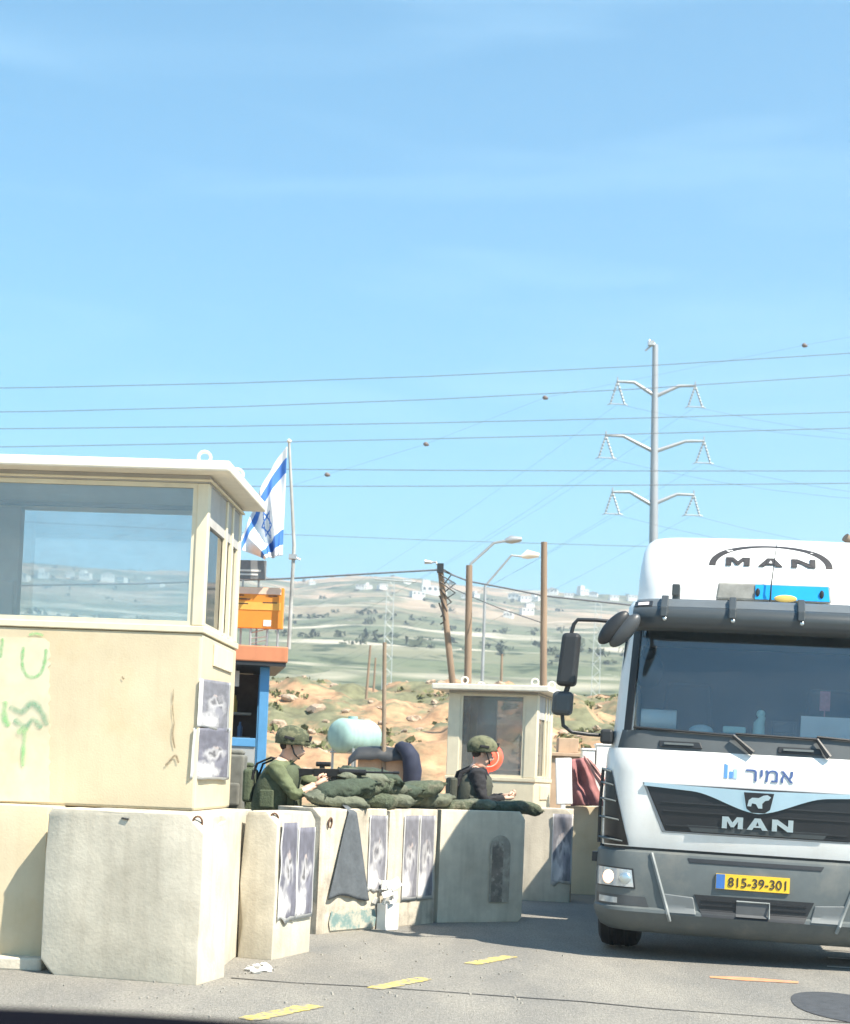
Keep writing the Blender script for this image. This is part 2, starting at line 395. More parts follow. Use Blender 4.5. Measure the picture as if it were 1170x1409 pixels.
M_scrub2 = mat('dry_scrub', (.13, .14, .06), .9, var=.3, scale=1)
scrub('hillside_scrub', 900, 380, 1230, 2.0, M_scrub, 'dark green bushes dotted over the far hillside', -200, 1300, lambda x, y, r: noise.noise(Vector((x * .012, y * .012, 0))) > .05 or r > 1100)
scrub('bank_scrub', 900, 34, 80, .20, M_scrub2, 'low dry green weeds growing on the orange earth bank', 360, 900, lambda x, y, r: noise.noise(Vector((x * .2, y * .2, 4))) > .08)

# haze
hz = MB(); hz.bx(-2300, 2300, -1600, 2300, -1.6, 240)
M_hz = bpy.data.materials.new('haze'); M_hz.use_nodes = True
hn = M_hz.node_tree.nodes; hn.clear()
ho = hn.new('ShaderNodeOutputMaterial'); hv = hn.new('ShaderNodeVolumePrincipled')
hv.inputs['Color'].default_value = (.80, .90, 1, 1); hv.inputs['Density'].default_value = .00070; hv.inputs['Anisotropy'].default_value = .2
M_hz.node_tree.links.new(hv.outputs[0], ho.inputs['Volume'])
tag(hz.build('haze', M_hz), 'thin pale blue haze in front of the far hills', 'haze', kind='stuff')

# road paint, with sun patches, flare and shadow painted on
def strip(pts, w, z, name, m, parent=road):
    mb = MB()
    L = []; Rr = []
    for i, p in enumerate(pts):
        p = Vector((p[0], p[1], 0)); a = Vector((*pts[max(i - 1, 0)][:2], 0)); c = Vector((*pts[min(i + 1, len(pts) - 1)][:2], 0))
        t = (c - a).normalized(); nrm = Vector((-t.y, t.x, 0)); ww = w[i] if isinstance(w, list) else w
        L.append((p + nrm * ww / 2)[:2] + (z,)); Rr.append((p - nrm * ww / 2)[:2] + (z,))
    k = len(pts)
    mb.add(L + Rr, [(i, i + 1, k + i + 1, k + i) for i in range(k - 1)])
    o = mb.build(name, m, parent); return o
dd = Vector((.46, .888, 0)).normalized()
for c in (G(388, 1394), G(551, 1354), G(676, 1322)):
    n = 22; pts = [c + dd * (-.37 + .74 * i / n) + Vector((random.uniform(-.006, .006), 0, 0)) for i in range(n + 1)]
    strip(pts, [.15 + random.uniform(-.022, .014) - (.03 if i in (0, n) else 0) for i in range(n + 1)], .006, 'lane_dash', M_yel)
cr_pts = [G(x, y + random.uniform(-1.5, 1.5)) for x, y in ((318, 1346), (400, 1352), (500, 1359), (600, 1366), (700, 1372.5), (800, 1380), (900, 1388), (1000, 1396), (1100, 1403), (1250, 1414), (1500, 1432))]
strip(cr_pts, [.03 * random.uniform(.6, 1.3) for _ in cr_pts], .0055, 'tar_seam', M_tar)
c = G(1040, 1349)
strip([c + Vector((-.33, .05, 0)), c + Vector((-.1, .02, 0)), c + Vector((.3, -.07, 0))], [.10, .22, .12], .0058, 'orange_flare_spot', M_org)  # lens flare painted onto the asphalt as an orange spot
for y in (1320, 1332): 
    c = G(1160, y); strip([c - Vector((.12, -.03, 0)), c + Vector((.5, -.12, 0))], .09, .0058, 'sunlit_patch', M_wht)  # sunlit patches in the truck's shade, painted as white stripes
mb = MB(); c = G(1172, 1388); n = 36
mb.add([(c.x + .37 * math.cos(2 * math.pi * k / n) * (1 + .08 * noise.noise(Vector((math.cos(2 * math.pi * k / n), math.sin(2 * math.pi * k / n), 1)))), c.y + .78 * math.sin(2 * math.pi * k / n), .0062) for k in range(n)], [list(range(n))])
mb.build('shadow_patch', mat('road_shade', (.055, .06, .068), .85, var=.25, scale=12, bump=.4, bscale=200), road)  # shadow painted onto the road as a dark ellipse
# asphalt crumbs and grit lying beside the blocks
mb = MB()
for k in range(170):
    p = G(random.uniform(60, 780), random.triangular(1285, 1409, 1345))
    s_ = random.uniform(.004, .012); mb.obox((p.x, p.y, .004 + s_ * .4), (s_ * 1.4, s_, s_), Matrix.Rotation(random.random() * 6, 3, 'Z'))
tag(mb.build('grit', mat('pale_grit', (.34, .32, .28), .9, var=.2)), 'pale loose grit scattered over the road', 'grit', kind='stuff')

# far houses on the ridge
def hill_hit(x, y):
    d = ray(x, y); best = None
    r = 250.0
    while r < 1260:
        p = CAM + d * (r / math.hypot(d.x, d.y)); a = math.atan2(p.x, p.y)
        if p.z <= height(a, r): return a, r
        r += 6
    return math.atan2(d.x, d.y), 1190.0
M_hw = mat('white_house_wall', (.74, .72, .67), .8, var=.05, scale=.2)
M_hr = mat('grey_house_roof', (.45, .43, .40), .8, var=.1, scale=.2)
M_hwin = mat('dark_house_window', (.05, .06, .07), .3, var=0)
def make_house(w, d, h, kind):
    root = empty('house')
    mb = MB(); mb.bx(-w / 2, w / 2, -d / 2, d / 2, -2.5, h); 
    if kind == 1: mb.bx(-w / 2 + .3, 0, -d / 2 + .3, d / 2 - .3, h + .02, h + 2.8)
    mb.build('wall', M_hw, root)
    mb = MB()
    if kind == 2: mb.prism([(-w / 2 - .3, h + .03), (w / 2 + .3, h + .03), (0, h + 1.9)], 'y', -d / 2 - .3, d / 2 + .3)
    else: mb.bx(-w / 2 - .15, w / 2 + .15, -d / 2 - .15, d / 2 + .15, h + .01, h + .3) if kind == 0 else mb.bx(.02, w / 2, -d / 2, d / 2, h + .01, h + .25)
    mb.build('roof', M_hr, root)
    for q in range(3):
        x = -w / 2 + w * (q + .5) / 3
        mb = MB(); mb.bx(x - .6, x + .6, -d / 2 - .06, -d / 2 + .02, h * .35, h * .75); mb.build('window', M_hwin, root)
    return root
hproto = [make_house(9, 8, 3.4, 0), make_house(8, 7, 3.2, 1), make_house(10, 8, 3.3, 2)]
used = set()
HPX = [(96, 797), (118, 799), (148, 800), (168, 802), (205, 806), (215, 809), (497, 811), (507, 811), (526, 812), (574, 824), (591, 817), (606, 819), (642, 824), (655, 822),
       (708, 825), (722, 829), (737, 827), (760, 818), (783, 824), (802, 818), (817, 821), (845, 826), (700, 851), (729, 836), (725, 846), (430, 806), (560, 803), (870, 826), (60, 796), (30, 800)]
for i, (x, y) in enumerate(HPX):
    k = i % 3
    if k in used: o = copy_tree(hproto[k])
    else: o = hproto[k]; used.add(k)
    a, r = hill_hit(x, y)
    o.location = (r * math.sin(a), r * math.cos(a), height(a, r) + .4); o.rotation_euler.z = random.uniform(-.5, .5)
    s_ = random.uniform(.5, .85) * (1.6 if i in (19, 10) else 1); o.scale = (s_, s_, s_)
    tag(o, 'small white house of the village on the far ridge', 'house', 'white houses along the far ridge')

# ================================================================== CONCRETE BLOCKS
def make_eye(parent, loc, rz=0.0, tilt=0.0):
    mb = MB(); pts = []
    for k in range(13):
        a = -2.6 + 5.2 * k / 12; pts.append((math.sin(a) * .032, 0, math.cos(a) * .045))
    mb.tube(pts, .008, 6)
    o = mb.build('lifting_eye', mat('rusty_iron', (.16, .09, .06), .8, .3, var=.3, scale=20), parent, smooth=40)
    o.location = loc; o.rotation_euler = (tilt, 0, rz); return o
def block(FL, FR, depth, h, label, m=M_conc, cuts=(), eyes=(), name='concrete_block', seed=0, group='concrete barrier blocks along the road', wob=.012):
    """FL, FR: front bottom corners seen from the road/camera; depth goes back from that face"""
    FL = Vector((*FL, 0)); FR = Vector((*FR, 0)); w = (FR - FL).length; t = (FR - FL) / w
    b = bmesh.new(); bmesh.ops.create_cube(b, size=1)
    for v in b.verts: v.co = Vector((v.co.x * w, (v.co.y + .5) * depth, (v.co.z + .5) * h))
    for (sx, sy, sz, c) in cuts:                        # cut corners: sx -1/1, sy 0 front/1 back, sz 0/1
        P = Vector((sx * w / 2, depth * sy, h * sz)); N = Vector((sx, 1 if sy else -1, 1 if sz else -1)); N = Vector((N.x, N.y * .8, N.z)).normalized()
        gm = b.verts[:] + b.edges[:] + b.faces[:]
        r = bmesh.ops.bisect_plane(b, geom=gm, plane_co=P - N * c, plane_no=N, clear_outer=True)
        e = [x for x in r['geom_cut'] if isinstance(x, bmesh.types.BMEdge)]
        bmesh.ops.edgeloop_fill(b, edges=e)
    bmesh.ops.recalc_face_normals(b, faces=b.faces)
    bmesh.ops.bevel(b, geom=b.edges[:], offset=.009, segments=2, profile=.6, affect='EDGES')
    bmesh.ops.triangulate(b, faces=b.faces)
    bmesh.ops.subdivide_edges(b, edges=[e for e in b.edges if e.calc_length() > .09], cuts=3, use_grid_fill=True)
    for v in b.verts:                                   # slightly uneven casting and chipped arrises
        q = v.co + Vector((seed * 3.1, seed * 1.7, 0)); ed = min(abs(v.co.x + w / 2), abs(v.co.x - w / 2), 9) < .02
        k = noise.noise(q * 2.2) * wob * .5
        ch = max(0, noise.noise(q * 9) - .22) * (.085 if (ed or abs(v.co.z - h) < .02) else 0)
        v.co += Vector((k - (ch if v.co.x > 0 else -ch), k * .6 + ch * .5, -ch if v.co.z > .2 else 0))
    me = bpy.data.meshes.new(name); b.to_mesh(me); b.free(); me.materials.append(m); me.shade_smooth(); me.set_sharp_from_angle(angle=R(28))
    o = bpy.data.objects.new(name, me); COL.objects.link(o)
    o.location = ((FL + FR) / 2)[:2] + (0,); o.rotation_euler = (0, 0, math.atan2(t.y, t.x))
    for e in eyes: make_eye(o, *e)
    return tag(o, label, 'concrete block', group)
def g2(x, y): p = G(x, y); return (p.x, p.y)

A_nb = (-2.48, 10.65); B_nb = (-1.40, 10.38)
nearb = block(A_nb, B_nb, .49, 1.10, 'squarish grey concrete block with chipped corners standing in front of the guard booth', cuts=((1, 0, 1, .075), (-1, 0, 0, .065), (-1, 0, 1, .03), (1, 1, 1, .03)), eyes=((Vector((.50, .025, 1.045)), .5, .2),), seed=1)
mb = MB(); mb.tube([(-.02, -.004, 1.055), (.03, -.006, 1.05)], .007, 6); mb.build('rebar_stub', M_tar, nearb)
kerb = MB(); kerb.bx(-4.2, -2.5, 10.78, 10.95, 0, .085)
tag(kerb.build('kerb', M_conc2, bevel=.012), 'low concrete kerb at the foot of the booth plinth', 'kerb')
b_l = block((-4.35, 11.0), (-2.535, 10.90), 1.7, 1.10, 'wide yellowish concrete plinth block under the left half of the tall guard booth', m=M_cream, seed=2, group=None)
b_u = block((-2.50, 11.30), (-1.36, 11.27), 1.3, 1.098, 'concrete plinth block under the right half of the tall guard booth', m=M_conc, seed=3, group=None)
b2 = block((-1.335, 12.015), (-1.06, 11.92), .72, 1.10, 'slim grey concrete block with two posters on its road side', cuts=((1, 0, 1, .06), (1, 1, 1, .045)), eyes=((Vector((.10, .03, 1.045)), .6, .15),), seed=4)
bA = block((-.87, 13.97), (-.31, 14.75), .5, 1.10, 'stained concrete block with a grey shadow sheet and turquoise paint splash', m=M_conc2, cuts=((-1, 0, 1, .05),), eyes=((Vector((-.36, -.012, .97)), .2, .1),), seed=5)
bB = block((-.285, 14.79), (.165, 15.53), .5, 1.10, 'stained concrete block with two paper posters side by side, under the sandbags', m=M_conc2, seed=6)
bC = block((.20, 15.58), (1.05, 16.06), .5, 1.10, 'concrete block with a dark arched stain, under the soldier in black sleeves', m=M_conc, cuts=((1, 0, 1, .05), (1, 0, 0, .03)), seed=7)
bD = block((1.22, 18.97), (1.80, 18.91), .5, 1.10, 'pale concrete block with one crumpled poster beyond the sandbag wall', m=M_conc, cuts=((1, 0, 1, .05),), seed=8)
bE = block((1.78, 20.45), (3.4, 20.2), .4, 1.12, 'yellowish concrete barrier below the maroon cloth', m=M_cream, seed=9)

# arch stain on block C, turquoise splash on block A: thin paint films on the face
def film(b, w, poly, m, name, off=.004, d=.003):
    """poly in (x from block centre, z)"""
    mb = MB(); mb.prism(poly, 'y', -off - d, -off - .0005)
    return mb.build(name, m, b)
M_stain = mat('soot_stain', (.20, .175, .15), .95, var=.3, scale=8, col2=(.40, .37, .31), c2lo=.5, c2hi=.62, c2scale=9)
M_stain2 = mat('pale_stain', (.34, .31, .26), .95, var=.25, scale=8, col2=(.46, .43, .36), c2lo=.48, c2hi=.62, c2scale=9)
def arch(w, h, x0, z0, n=12):
    return [(x0 - w / 2, z0), (x0 + w / 2, z0)] + [(x0 + math.cos(math.pi * k / n) * w / 2, z0 + h - w / 2 + math.sin(math.pi * k / n) * w / 2) for k in range(n + 1)]
film(bC, 0, arch(.235, .66, .20, .20), M_stain2, 'arch_stain', .010)
film(bC, 0, arch(.13, .60, .17, .20), M_stain, 'arch_stain', .0135)
M_tq = mat('turquoise_splash', (.19, .29, .28), .85, var=.25, scale=7, col2=(.42, .39, .32), c2lo=.44, c2hi=.56, c2scale=7)
poly = [(-.30 + .64 * k / 16, .025) for k in range(17)] + [(.36 - .68 * k / 24, .19 + .045 * noise.noise(Vector((k * .35, 2, 2))) + .02 * noise.noise(Vector((k * 1.1, 5, 2))) - (.08 if k in (0, 24) else 0)) for k in range(25)]
film(bA, 0, poly, M_tq, 'paint_splash', .010)

# ---------------------------------------------------------------- posters
def poster_mat(name, tint, dark):
    m = bpy.data.materials.new(name); m.use_nodes = True
    n, l = m.node_tree.nodes, m.node_tree.links; b = n['Principled BSDF']; b.inputs['Roughness'].default_value = .75
    uv = n.new('ShaderNodeUVMap'); uv.uv_map = 'UVMap'
    wz = n.new('ShaderNodeTexNoise'); wz.noise_dimensions = '4D'; wz.inputs['Scale'].default_value = 5; wz.inputs['Detail'].default_value = 5; l.new(uv.outputs[0], wz.inputs['Vector']); oi = n.new('ShaderNodeObjectInfo'); om = n.new('ShaderNodeMath'); om.operation = 'MULTIPLY'; om.inputs[1].default_value = 40; l.new(oi.outputs['Random'], om.inputs[0]); l.new(om.outputs[0], wz.inputs['W'])
    wv = n.new('ShaderNodeVectorMath'); wv.operation = 'MULTIPLY_ADD'; wv.inputs[1].default_value = (.6, .46, 0); ws = n.new('ShaderNodeVectorMath'); ws.operation = 'SUBTRACT'; ws.inputs[1].default_value = (.3, .23, 0)
    l.new(wz.outputs['Color'], wv.inputs[0]); l.new(uv.outputs[0], ws.inputs[0]); l.new(ws.outputs[0], wv.inputs[2])
    def mask(cx, cy, rx, ry, soft=.25):
        mp = n.new('ShaderNodeMapping'); mp.vector_type = 'POINT'; mp.inputs['Location'].default_value = (-cx / rx, -cy / ry, 0); mp.inputs['Scale'].default_value = (1 / rx, 1 / ry, 0)
        ln = n.new('ShaderNodeVectorMath'); ln.operation = 'LENGTH'; l.new(wv.outputs[0], mp.inputs[0]); l.new(mp.outputs[0], ln.inputs[0])
        mr = n.new('ShaderNodeMapRange'); mr.inputs[1].default_value = 1; mr.inputs[2].default_value = 1 - soft; l.new(ln.outputs['Value'], mr.inputs[0]); return mr.outputs[0]
    def mix(f, a, c, k=1.0):
        q = n.new('ShaderNodeMix'); q.data_type = 'RGBA'
        if k != 1:
            mm = n.new('ShaderNodeMath'); mm.operation = 'MULTIPLY'; mm.inputs[1].default_value = k; l.new(f, mm.inputs[0]); f = mm.outputs[0]
        l.new(f, q.inputs[0])
        for s_, v in ((6, a), (7, c)):
            if isinstance(v, tuple): q.inputs[s_].default_value = (*v, 1)
            else: l.new(v, q.inputs[s_])
        return q.outputs[2]
    sp = n.new('ShaderNodeSeparateXYZ'); l.new(uv.outputs[0], sp.inputs[0])
    nz = n.new('ShaderNodeTexNoise'); nz.inputs['Scale'].default_value = 7; nz.inputs['Detail'].default_value = 5; l.new(uv.outputs[0], nz.inputs['Vector'])
    rp = n.new('ShaderNodeMapRange'); rp.inputs[1].default_value = .4; rp.inputs[2].default_value = .6; l.new(nz.outputs[0], rp.inputs[0])
    c = mix(rp.outputs[0], tint, tuple(v * .72 for v in tint))
    c = mix(mask(.28, .16, .42, .22, .5), c, (.58, .57, .58))
    c = mix(mask(.5, .50, .40, .20, .6), c, (.56, .55, .56))
    c = mix(mask(.62, .36, .22, .20, .7), c, tuple(v * 1.2 for v in tint))
    c = mix(mask(.40, .52, .12, .10, .8), c, dark, .8)
    c = mix(mask(.58, .60, .16, .07, .8), c, dark, .75)
    c = mix(mask(.66, .44, .08, .09, .8), c, dark, .6)
    c = mix(mask(.50, .66, .10, .05, .6), c, (.42, .36, .35))
    c = mix(mask(.45, .86, .5, .12, .8), c, tuple(v * .8 for v in tint), .7)
    ed = n.new('ShaderNodeMath'); ed.operation = 'GREATER_THAN'; ed.inputs[1].default_value = .44
    ab = n.new('ShaderNodeMath'); ab.operation = 'ABSOLUTE'; sb = n.new('ShaderNodeMath'); sb.operation = 'SUBTRACT'; sb.inputs[1].default_value = .5
    l.new(sp.outputs[0], sb.inputs[0]); l.new(sb.outputs[0], ab.inputs[0]); l.new(ab.outputs[0], ed.inputs[0])
    c = mix(ed.outputs[0], c, (.55, .55, .54))
    lo = n.new('ShaderNodeMath'); lo.operation = 'LESS_THAN'; lo.inputs[1].default_value = .04; l.new(sp.outputs[1], lo.inputs[0]); c = mix(lo.outputs[0], c, (.55, .55, .54))
    l.new(c, b.inputs['Base Color'])
    return m
M_p1 = poster_mat('poster_print', (.17, .17, .21), (.035, .035, .045))
M_p2 = poster_mat('poster_print_faded', (.22, .22, .25), (.06, .06, .075))
def poster(P0, P1, z0, z1, nrm, m, label, bend=None, group=None, torn=.0, seed=0):
    """paper sheet from P0 to P1 (bottom line, xy) between heights z0 and z1, nrm = outward normal (xy)"""
    P0 = Vector((*P0[:2], 0)); P1 = Vector((*P1[:2], 0)); N = Vector((*nrm, 0)).normalized()
    nu, nv = 10, 16; mb = MB(); org = (P0 + P1) / 2 + Vector((0, 0, z0))
    def fn(u, v):
        p = P0.lerp(P1, u) + Vector((0, 0, z0 + (z1 - z0) * v))
        if bend: p = bend(u, v)
        k = .012 + .006 * noise.noise(Vector((u * 3, v * 4, seed))) + torn * max(0, noise.noise(Vector((u * 2.2, v * 2.6, seed + 5)))) * .12
        if v < .01 or v > .99: k += torn * .03 * noise.noise(Vector((u * 5, 0, seed)))
        zz = torn * .22 * noise.noise(Vector((u * 3, 7, seed))) * (1 if v < .01 else 0)
        return p + N * k + Vector((0, 0, zz)) - org
    mb.grid(fn, nu, nv)
    o = mb.build('poster', m, smooth=0, fix=False); o.location = org
    uvl = o.data.uv_layers.new(name='UVMap')
    for lp in o.data.loops:
        i = lp.vertex_index % (nu + 1); j = lp.vertex_index // (nu + 1); uvl.data[lp.index].uv = (i / nu, j / nv)
    md = o.modifiers.new('thickness', 'SOLIDIFY'); md.thickness = .0015
    return tag(o, label, 'poster', group)
def side_pt(b_fl, b_fr, u): return (b_fl[0] + (b_fr[0] - b_fl[0]) * u, b_fl[1] + (b_fr[1] - b_fl[1]) * u)
s0, s1 = (-1.06, 11.92), (-.82, 12.6)
nn = (.943, -.333)
poster(side_pt(s0, s1, .06), side_pt(s0, s1, .50), .28, 1.02, nn, M_p1, 'grey portrait poster on the slim block, the one beside its lifting eye', seed=1, torn=.25)
poster(side_pt(s0, s1, .51), side_pt(s0, s1, .96), .28, .98, nn, M_p1, 'grey portrait poster on the slim block, on the half away from the lifting eye', seed=2)
fA = ((-.87, 13.97), (-.31, 14.75)); nA = (.81, -.58)
poster(side_pt(*fA, .72), side_pt(*fA, 1.0), .34, 1.04, nA, M_p2, 'faded grey poster beside the grey shadow sheet on the stained wall', seed=3, torn=.35)
fB = ((-.285, 14.79), (.165, 15.53)); nB = (.854, -.52)
poster(side_pt(*fB, .28), side_pt(*fB, .60), .24, 1.04, nB, M_p2, 'faded grey poster next to the faded edge of the sandbag wall, over dark soil stains', seed=4)
poster(side_pt(*fB, .61), side_pt(*fB, .93), .24, 1.04, nB, M_p2, 'faded grey poster beside the block with the arched stain', seed=5)
poster((1.56, 18.93), (1.80, 18.91), .22, 1.04, (0, -1), M_p2, 'crumpled grey poster wrapped on the pale block beyond the wall', seed=6, torn=.4)
# peaked shadow on the wall, made as a grey sheet
def shadow_peak():
    mb = MB(); P0 = Vector((*side_pt(*fA, .12), 0)); P1 = Vector((*side_pt(*fA, .74), 0)); N = Vector((*nA, 0)).normalized()
    org = P0.lerp(P1, .5)
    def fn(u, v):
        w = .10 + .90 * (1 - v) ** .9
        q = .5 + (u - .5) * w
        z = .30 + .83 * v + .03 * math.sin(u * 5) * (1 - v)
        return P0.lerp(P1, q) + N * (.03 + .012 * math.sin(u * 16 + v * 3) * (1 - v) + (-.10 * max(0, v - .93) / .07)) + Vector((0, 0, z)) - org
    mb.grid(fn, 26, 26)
    o = mb.build('shadow_sheet', mat('grey_blue_shade', (.10, .115, .13), .9, var=.18, scale=9, bump=.3, bscale=40), smooth=0, fix=False)
    o.location = org; md = o.modifiers.new('thickness', 'SOLIDIFY'); md.thickness = .006
    return tag(o, 'grey blue sheet shaped as the peaked shadow on the wall', 'cloth')
shadow_peak()
# torn paper and broken plaster between blocks A and B
mb = MB()
for k in range(14):
    c = Vector((-.30, 14.73, 0)) + Vector((.86, -.5, 0)) * .05
    mb.obox((c.x + random.gauss(0, .07), c.y + random.gauss(0, .06), random.uniform(.2, .42)), (random.uniform(.04, .12), .012, random.uniform(.05, .12)), Matrix.Rotation(random.uniform(-.7, .7), 3, 'Y') @ Matrix.Rotation(random.uniform(.4, 1.3), 3, 'Z'))
mb.obox((-.265, 14.70, .12), (.2, .10, .24), Matrix.Rotation(.95, 3, 'Z'))
tag(mb.build('torn_paper_heap', M_paper), 'torn cream paper and board leaning at the joint of the wall', 'torn paper')
# crumpled litter by the slim block
mb = MB()
for k in range(11):
    p = G(random.uniform(330, 372), random.uniform(1329, 1340)); s_ = random.uniform(.03, .07)
    k0 = len(mb.v); mb.ellip((p.x, p.y, s_ * .22), (s_ * .7, s_ * .5, s_ * .28), 7, 4, Matrix.Rotation(random.random() * 6, 3, 'Z'))
    for q in range(k0, len(mb.v)): mb.v[q] = tuple(c_ + random.uniform(-.14, .14) * s_ for c_ in mb.v[q])
tag(mb.build('litter', M_paper), 'small white crumpled litter on the road beside the slim block', 'litter')

# ================================================================== GUARD BOOTHS
M_bglass = glass('booth_glass', (.95, .98, .99), refl=.10, clear=.91)
M_bglass2 = glass('booth_glass_dusty', (.97, .94, .92), refl=.06, clear=.62)
M_inner = mat('grey_booth_lining', (.42, .41, .39), .8, var=.12, scale=4)
def booth(name, loc, rz, W_, Dp, zs, zt, zr, ov, rt_, gl, base_m, label, post=.085, side_door=True):
    r = empty(name, loc, rz)
    mb = MB(); mb.bx(-W_, 0, 0, Dp, 0, zs); mb.build('base_wall', base_m, r, bevel=.02)
    mb = MB(); e = .012                                   # sill ring
    mb.bx(-W_ - e, e, -e, .07, zs + .002, zs + .05); mb.bx(-W_ - e, e, Dp - .07, Dp + e, zs + .002, zs + .05)
    mb.bx(-.07, e - .001, .072, Dp - .072, zs + .002, zs + .048); mb.bx(-W_ - e + .001, -W_ + .07, .072, Dp - .072, zs + .002, zs + .048)
    mb.build('window_sill', M_frame, r, bevel=.006)
    for x in (-W_, -post):
        for y in (0, Dp - post):
            mb = MB(); mb.bx(x, x + post, y, y + post, zs + .052, zt + .02 if y == 0 else zr - .031); mb.build('corner_post', M_frame, r, bevel=.008)
    mb = MB(); q = .10                                    # header ring
    mb.bx(-W_, 0, .0, q, zt + .022, zr - .001); mb.bx(-W_, 0, Dp - q, Dp, zr - .03, zr - .001)
    mb.bx(-q, 0, q + .001, Dp - q - .001, zt + .022, zr - .001); mb.bx(-W_, -W_ + q, q + .001, Dp - q - .001, zt + .022, zr - .001)
    mb.build('header', M_inner, r)
    mb = MB(); mb.bx(-W_ - .02, .02, -.02, .0 - .001, zt + .03, zr - .03); mb.bx(.001, .02, .0, Dp, zt + .03, zr - .03); mb.build('fascia_board', M_frame, r, bevel=.004)
    z0, z1 = zs + .052, zt + .02
    def pane(x0, x1, y0, y1, nm='pane', z1=z1):
        mb = MB(); mb.bx(x0, x1, y0, y1, z0 + .03, z1 - .03); o = mb.build(nm, gl, r)
        f = MB(); t = .032
        if abs(x1 - x0) > abs(y1 - y0):
            ym = (y0 + y1) / 2
            for a, b, c, d in ((x0, x0 + t, z0, z1), (x1 - t, x1, z0, z1), (x0 + t, x1 - t, z0, z0 + t), (x0 + t, x1 - t, z1 - t, z1)): f.bx(a, b, ym - .02, ym + .02, c, d)
        else:
            xm = (x0 + x1) / 2
            for a, b, c, d in ((y0, y0 + t, z0, z1), (y1 - t, y1, z0, z1), (y0 + t, y1 - t, z0, z0 + t), (y0 + t, y1 - t, z1 - t, z1)): f.bx(xm - .02, xm + .02, a, b, c, d)
        f.build('window_frame', M_frame, o)
        return o
    p_ = post
    pane(-W_ + p_, -p_, .030, .036)
    pane(-W_ + p_, -p_, Dp - .036, Dp - .030, z1=zr - .031)
    pane(-.036, -.030, p_, Dp - p_)
    pane(-W_ + .030, -W_ + .036, p_, Dp - p_)
    if side_door:
        for yy in (Dp * .52, Dp * .70):
            mb = MB(); mb.bx(-.028, .004, yy, yy + .05, z0, z1); mb.build('mullion', M_frame, r, bevel=.004)
        mb = MB(); mb.bx(.001, .014, Dp * .30, Dp * .85, zs * .84, zs * .97); mb.build('wall_panel', M_frame, r, bevel=.004)
        mb = MB(); mb.bx(-.08, -.01, p_, Dp - p_, z1 - (z1 - z0) * .28, z1); mb.build('roller_blind', M_inner, r)
    mb = MB(); mb.bx(-W_ - ov, ov * .9, -ov, Dp + ov * .5, zr, zr + rt_); roof = mb.build('roof', M_roofw, r, bevel=.012)
    for (x, y) in ((-.05, .02), (.08, Dp * .45), (-W_ + .2, .02), (-W_ + .2, Dp - .2)):
        mb = MB(); n = 12; pts = [(math.cos(math.pi * 2 * k / n) * .045, 0, .05 + math.sin(math.pi * 2 * k / n) * .045) for k in range(n + 1)]
        mb.tube(pts, .013, 6); mb.cyl((0, 0, -.01), .035, .02, n=10)
        o = mb.build('lifting_ring', M_roofw, roof, smooth=40); o.location = (x, y, zr + rt_ + .005)
    return tag(r, label, 'guard booth'), z0, z1
c1 = D(268, 1112, 11.27); Z0 = 1.10
zs = D(268, 871, 11.27).z - Z0; zt = D(262, 668, 11.27).z - Z0; zr = D(290, 652, 11.2).z - Z0
b1, bz0, bz1 = booth('guard_booth', (c1.x, c1.y, Z0), R(-3), 2.75, 1.42, zs, zt, zr, .19, .075, M_bglass, M_cream, 'tall cream guard booth raised on concrete blocks with a wide window')
# lining panel inside, seen through the window beside the left end
mb = MB(); mb.bx(-2.6, -1.72, 1.18, 1.28, zs + .06, zt); mb.build('inner_partition', M_inner, b1)
mb = MB(); mb.bx(-2.3, -1.74, 1.15, 1.179, zs + .06, zs + .46); mb.build('cabinet', M_inner, b1, bevel=.01)
# patch of pale paint and sprayed green strokes on the booth's front wall
M_patch = mat('pale_overpaint', (.60, .57, .43), .8, var=.06, scale=3, col2=(.57, .50, .35), c2lo=.45, c2hi=.65, c2scale=2.5)
M_spray = mat('green_spray_paint', (.30, .56, .29), .8, var=.1, scale=9, col2=(.57, .57, .43), c2lo=.45, c2hi=.68, c2scale=16)
M_spray2 = mat('dark_green_spray', (.17, .38, .27), .8, var=.2, scale=9, col2=(.54, .57, .42), c2lo=.46, c2hi=.68, c2scale=14)
def bpt(px, py):                                          # photo pixel -> booth front wall (local x, z)
    d = ray(px, py); ax = Vector((math.sin(R(3)), math.cos(R(3)), 0)); t = (Vector((c1.x, c1.y, 0)) - Vector((0, 0, CAMH))).dot(ax) / d.dot(ax)
    p = CAM + d * t - Vector((c1.x, c1.y, Z0)); return (p.x * math.cos(R(3)) - p.y * math.sin(R(3)), p.z)
pl = [bpt(-150, 872), bpt(60, 878)] + [bpt(68 + 5 * noise.noise(Vector((q * .9, 3, 1))) + 2 * noise.noise(Vector((q * 3.1, 1, 1))), 884 + q * 5) for q in range(45)] + [bpt(-150, 1098)]
mb = MB(); mb.prism(pl, 'y', -.0045, -.001); mb.build('paint_patch', M_patch, b1)
